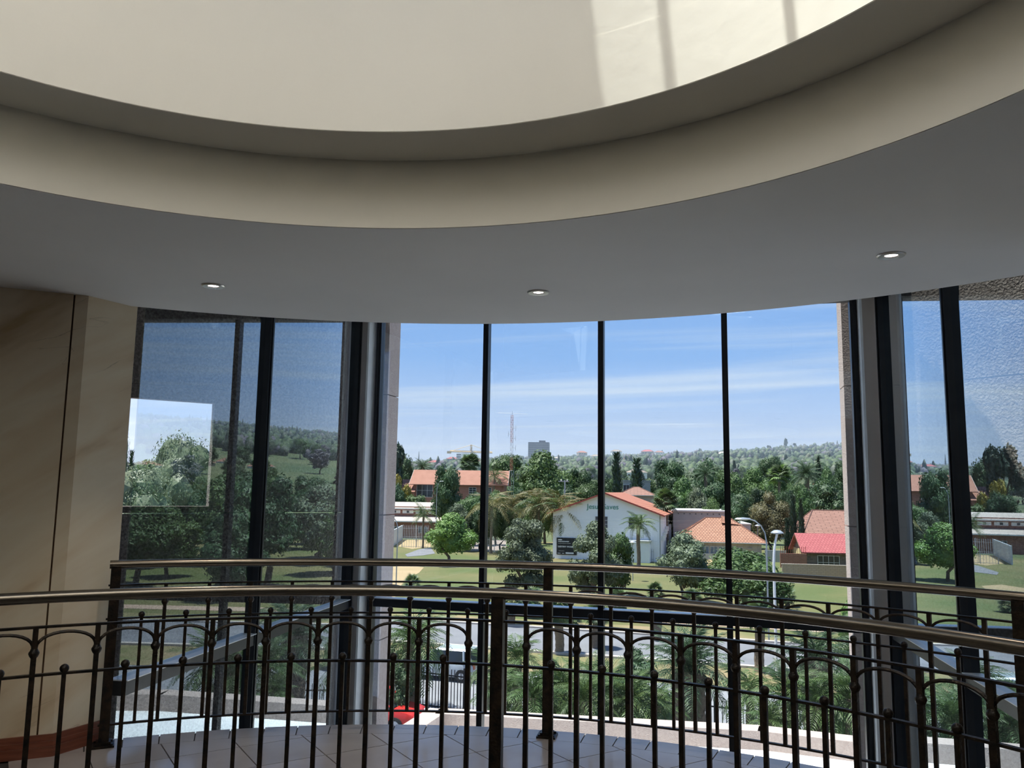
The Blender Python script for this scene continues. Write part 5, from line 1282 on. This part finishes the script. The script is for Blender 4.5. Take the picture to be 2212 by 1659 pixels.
for i, (px, py, Y, fl_) in enumerate(((1090, 1500, 21.5, 1.0), (1150, 1508, 20.5, 1.0), (1215, 1500, 21.5, 1.15), (1262, 1515, 20.0, 1.0), (1310, 1505, 21.0, 1.1), (1365, 1518, 20.5, 1.05), (1420, 1525, 21.0, 0.8), (1700, 1505, 19.5, 1.05), (1770, 1525, 18.8, 1.0), (1835, 1510, 18.5, 1.1), (1660, 1560, 19.0, 0.7), (842, 1425, 36.5, 1.3))):
    ppalm(px, py, Y, 'green', fl_, 'short feathery palm clump close behind the pink parapet', 0.10, 30, seed=110 + i, group='feathery palm clumps behind the parapet', lo=-1.2, hi=1.35)
for i, (px, py, Y) in enumerate(((890, 1262, 78), (1415, 1285, 74), (1940, 1330, 60), (1700, 1290, 70), (1232, 1335, 58))):
    q = atY(px, py, Y); palm((q.x, Y, GZ), max(0.5, q.z - GZ), 0.2, FR['fan'], 24, 1.0, 'low fan palm growing on the lawn', 'low fan palms on the lawn', seed=90 + i, lo=-0.9, hi=1.4)
for i, (px, pt, w, Y, k, lb_) in enumerate(((1165, 1462, 90, 21.0, 'bush', 'leafy green shrub behind the parapet, near the railing post'), (1245, 1478, 70, 20.5, 'bush_light', 'pale green shrub behind the parapet, by the low palm'), (1395, 1420, 120, 33, 'bush_dark', 'dark round shrub behind the pineapple trunk palm'),
                                           (1680, 1530, 90, 19.5, 'bush_light', 'low yellow-green shrub over the parapet'), (1810, 1480, 110, 20.0, 'bush', 'green shrub beside the sunlit roughcast pier'), (1840, 1300, 70, 40, 'bush_light', 'light green leafy shrub rising beside the pier'),
                                           (1085, 1470, 60, 22, 'bush', 'green shrub behind the white car'), (1365, 1395, 60, 40, 'bush_dark', 'dark conical shrub beyond the fence'), (862, 1440, 80, 34, 'bush_dark', 'dark shrub behind the drooping palm'))):
    tree(k, px, pt, w, Y, lb_, name='shrub', cat='shrub', base=GZ)

# belt of trees on the rising ground, one object each, then the far wood as one mass
SPEC = {'round_dark': 'dark green round tree', 'round_dark2': 'dense dark bushy tree', 'round_mid': 'full mid-green tree', 'round_mid2': 'knotty mid-green tree', 'olive_round': 'grey-green leafy tree', 'violet': 'grey-violet blossoming tree', 'pine': 'dark layered conifer', 'cypress': 'slim dark cypress', 'bush': 'low green bush'}
kinds = ['round_dark', 'round_mid', 'round_mid2', 'round_dark2', 'olive_round', 'round_dark', 'violet', 'pine', 'round_mid', 'cypress']
cnt = 0
for D, n in ((215, 16), (260, 26), (320, 34), (390, 40), (470, 44)):
    for k in range(n):
        kd = RNG.choice(kinds); h = RNG.uniform(7.5, 12.5); w = h * RNG.uniform(0.8, 1.15)
        for tr_ in range(14):
            a = -30 + 80 * (k + RNG.uniform(-.5, .5)) / n
            X, Y = D * math.sin(math.radians(a)), D * math.cos(math.radians(a)) + RNG.uniform(-26, 26)
            if free(X, Y, w / 2): break
        REG.append((X, Y, w / 2))
        root = empty('tree', (X, Y, gz(X, Y) - 0.5), RNG.uniform(0, 6.28), label=SPEC[kd] + ' in the crowd on the rising ground before the ridge', cat='tree', group=SPEC[kd] + 's on the rising ground')
        c, t = T[kd]; xw = w if kd not in ('cypress', 'pine') else w * 1.0
        put('crown', c, root, scale=(xw, xw, h)); put('trunk', t, root, scale=(h, h, h)); cnt += 1
# trees seen in the opening of the left wing wall and far to both sides
for px, pt, w, Y, k in ((405, 935, 210, 62, 'gum'), (300, 1000, 190, 55, 'gum'), (450, 985, 230, 75, 'round_mid'), (365, 985, 220, 80, 'round_mid2'), (285, 975, 16, 140, 'cypress'), (262, 905, 60, 60, 'gum'),
                        (520, 1000, 240, 70, 'round_dark'), (200, 1000, 140, 60, 'round_mid')):
    tree(k, px, pt, w, Y, dict(SPEC, gum='pale spreading gum tree')[k] + ' seen through the roughcast opening', dict(SPEC, gum='pale spreading gum tree')[k] + 's beyond the roughcast opening')
for k in range(72):
    h = RNG.uniform(6, 11); w = h * RNG.uniform(0.85, 1.2)
    for tr_ in range(14):
        a = RNG.uniform(25, 52); D = RNG.uniform(70, 205); X, Y = D * math.sin(math.radians(a)), D * math.cos(math.radians(a))
        if free(X, Y, w / 2): break
    REG.append((X, Y, w / 2))
    root = empty('tree', (X, Y, gz(X, Y)), RNG.uniform(0, 6.28), label='garden tree out beyond the sunlit wing wall', cat='tree', group='garden trees beyond the sunlit wing wall')
    kd = RNG.choice(['round_dark', 'round_mid', 'olive_round', 'round_dark2']); root['label'] = SPEC[kd] + ' standing out beyond the sunlit wing wall'; root['group'] = SPEC[kd] + 's beyond the sunlit wing wall'
    c, t = T[kd]; put('crown', c, root, scale=(w, w, h)); put('trunk', t, root, scale=(h, h, h))
fm = [mat('far_dark_foliage', (0.012, 0.026, 0.012), (0.06, 0.10, 0.04), 0.45, 0.7, bump=1.5, bscale=0.5, detail=7, lo=0.40, hi=0.62), mat('far_green_foliage', (0.022, 0.045, 0.016), (0.085, 0.125, 0.045), 0.45, 0.7, bump=1.5, bscale=0.5, detail=7, lo=0.40, hi=0.62),
      mat('far_grey_foliage', (0.035, 0.045, 0.03), (0.11, 0.125, 0.08), 0.45, 0.7, bump=1.5, bscale=0.5, detail=7, lo=0.40, hi=0.62), mat('far_violet_foliage', (0.06, 0.05, 0.07), (0.13, 0.115, 0.14), 0.45, 0.7, detail=7), LV['conifer']]
b = MB(); rg = random.Random(99)
for k in range(9000):
    a = math.radians(rg.uniform(-34, 54)); D = 500 * (1 + rg.random() ** 1.25 * 2.9); X, Y = D * math.sin(a), D * math.cos(a); z = gz(X, Y)
    if any((X - p) ** 2 + (Y - q) ** 2 < r * r for p, q, r in HREG): continue
    h = rg.uniform(4.5, 9.0); w = h * rg.uniform(0.36, 0.58); mi = rg.choice([0, 0, 1, 1, 1, 2, 2, 3, 0])
    if rg.random() < 0.05: mi = 4; h *= 1.5; w *= 0.4
    blob(b, (X, Y, z + h * 0.42), (w, w, h * 0.58), rg, I2 if D < 1100 else I1, 0.25, mi)
put('far_wood', b.mesh('far_wood', fm, True, 180), kind='stuff', label='hazy mass of trees covering the far ridge', cat='woodland')
for px, pt, kd, w in ((1697, 946, 'round_dark', 9), (1711, 956, 'cypress', 4), (1716, 957, 'umbrella', 8), (1660, 962, 'umbrella', 10), (905, 975, 'pine', 10), (1512, 968, 'round_dark', 10)):
    q = atY(px, pt, 1500); zb = gz(q.x, 1500)
    root = empty('tree', (q.x, 1500, zb), 0, label='lone tree breaking the skyline of the ridge', cat='tree', group='lone trees on the skyline')
    c, t = T[kd]; ww = w / FPX * 1500; put('crown', c, root, scale=(ww, ww, q.z - zb)); put('trunk', t, root, scale=(ww, ww, q.z - zb))
# haze over the valley
hz_b = MB(); hz_b.box((150, 1450, 35), (3600, 2400, 190))
hzm = bpy.data.materials.new('valley_haze'); hzm.use_nodes = True; t = hzm.node_tree; t.nodes.clear()
vs = N(t, 'ShaderNodeVolumeScatter'); vs.inputs['Color'].default_value = (0.70, 0.82, 1.0, 1); vs.inputs['Density'].default_value = 0.00029; vs.inputs['Anisotropy'].default_value = 0.0
mo = N(t, 'ShaderNodeOutputMaterial'); t.links.new(vs.outputs[0], mo.inputs['Volume'])
put('haze', hz_b.mesh('haze', hzm), kind='stuff', label='thin blue haze over the valley', cat='haze')
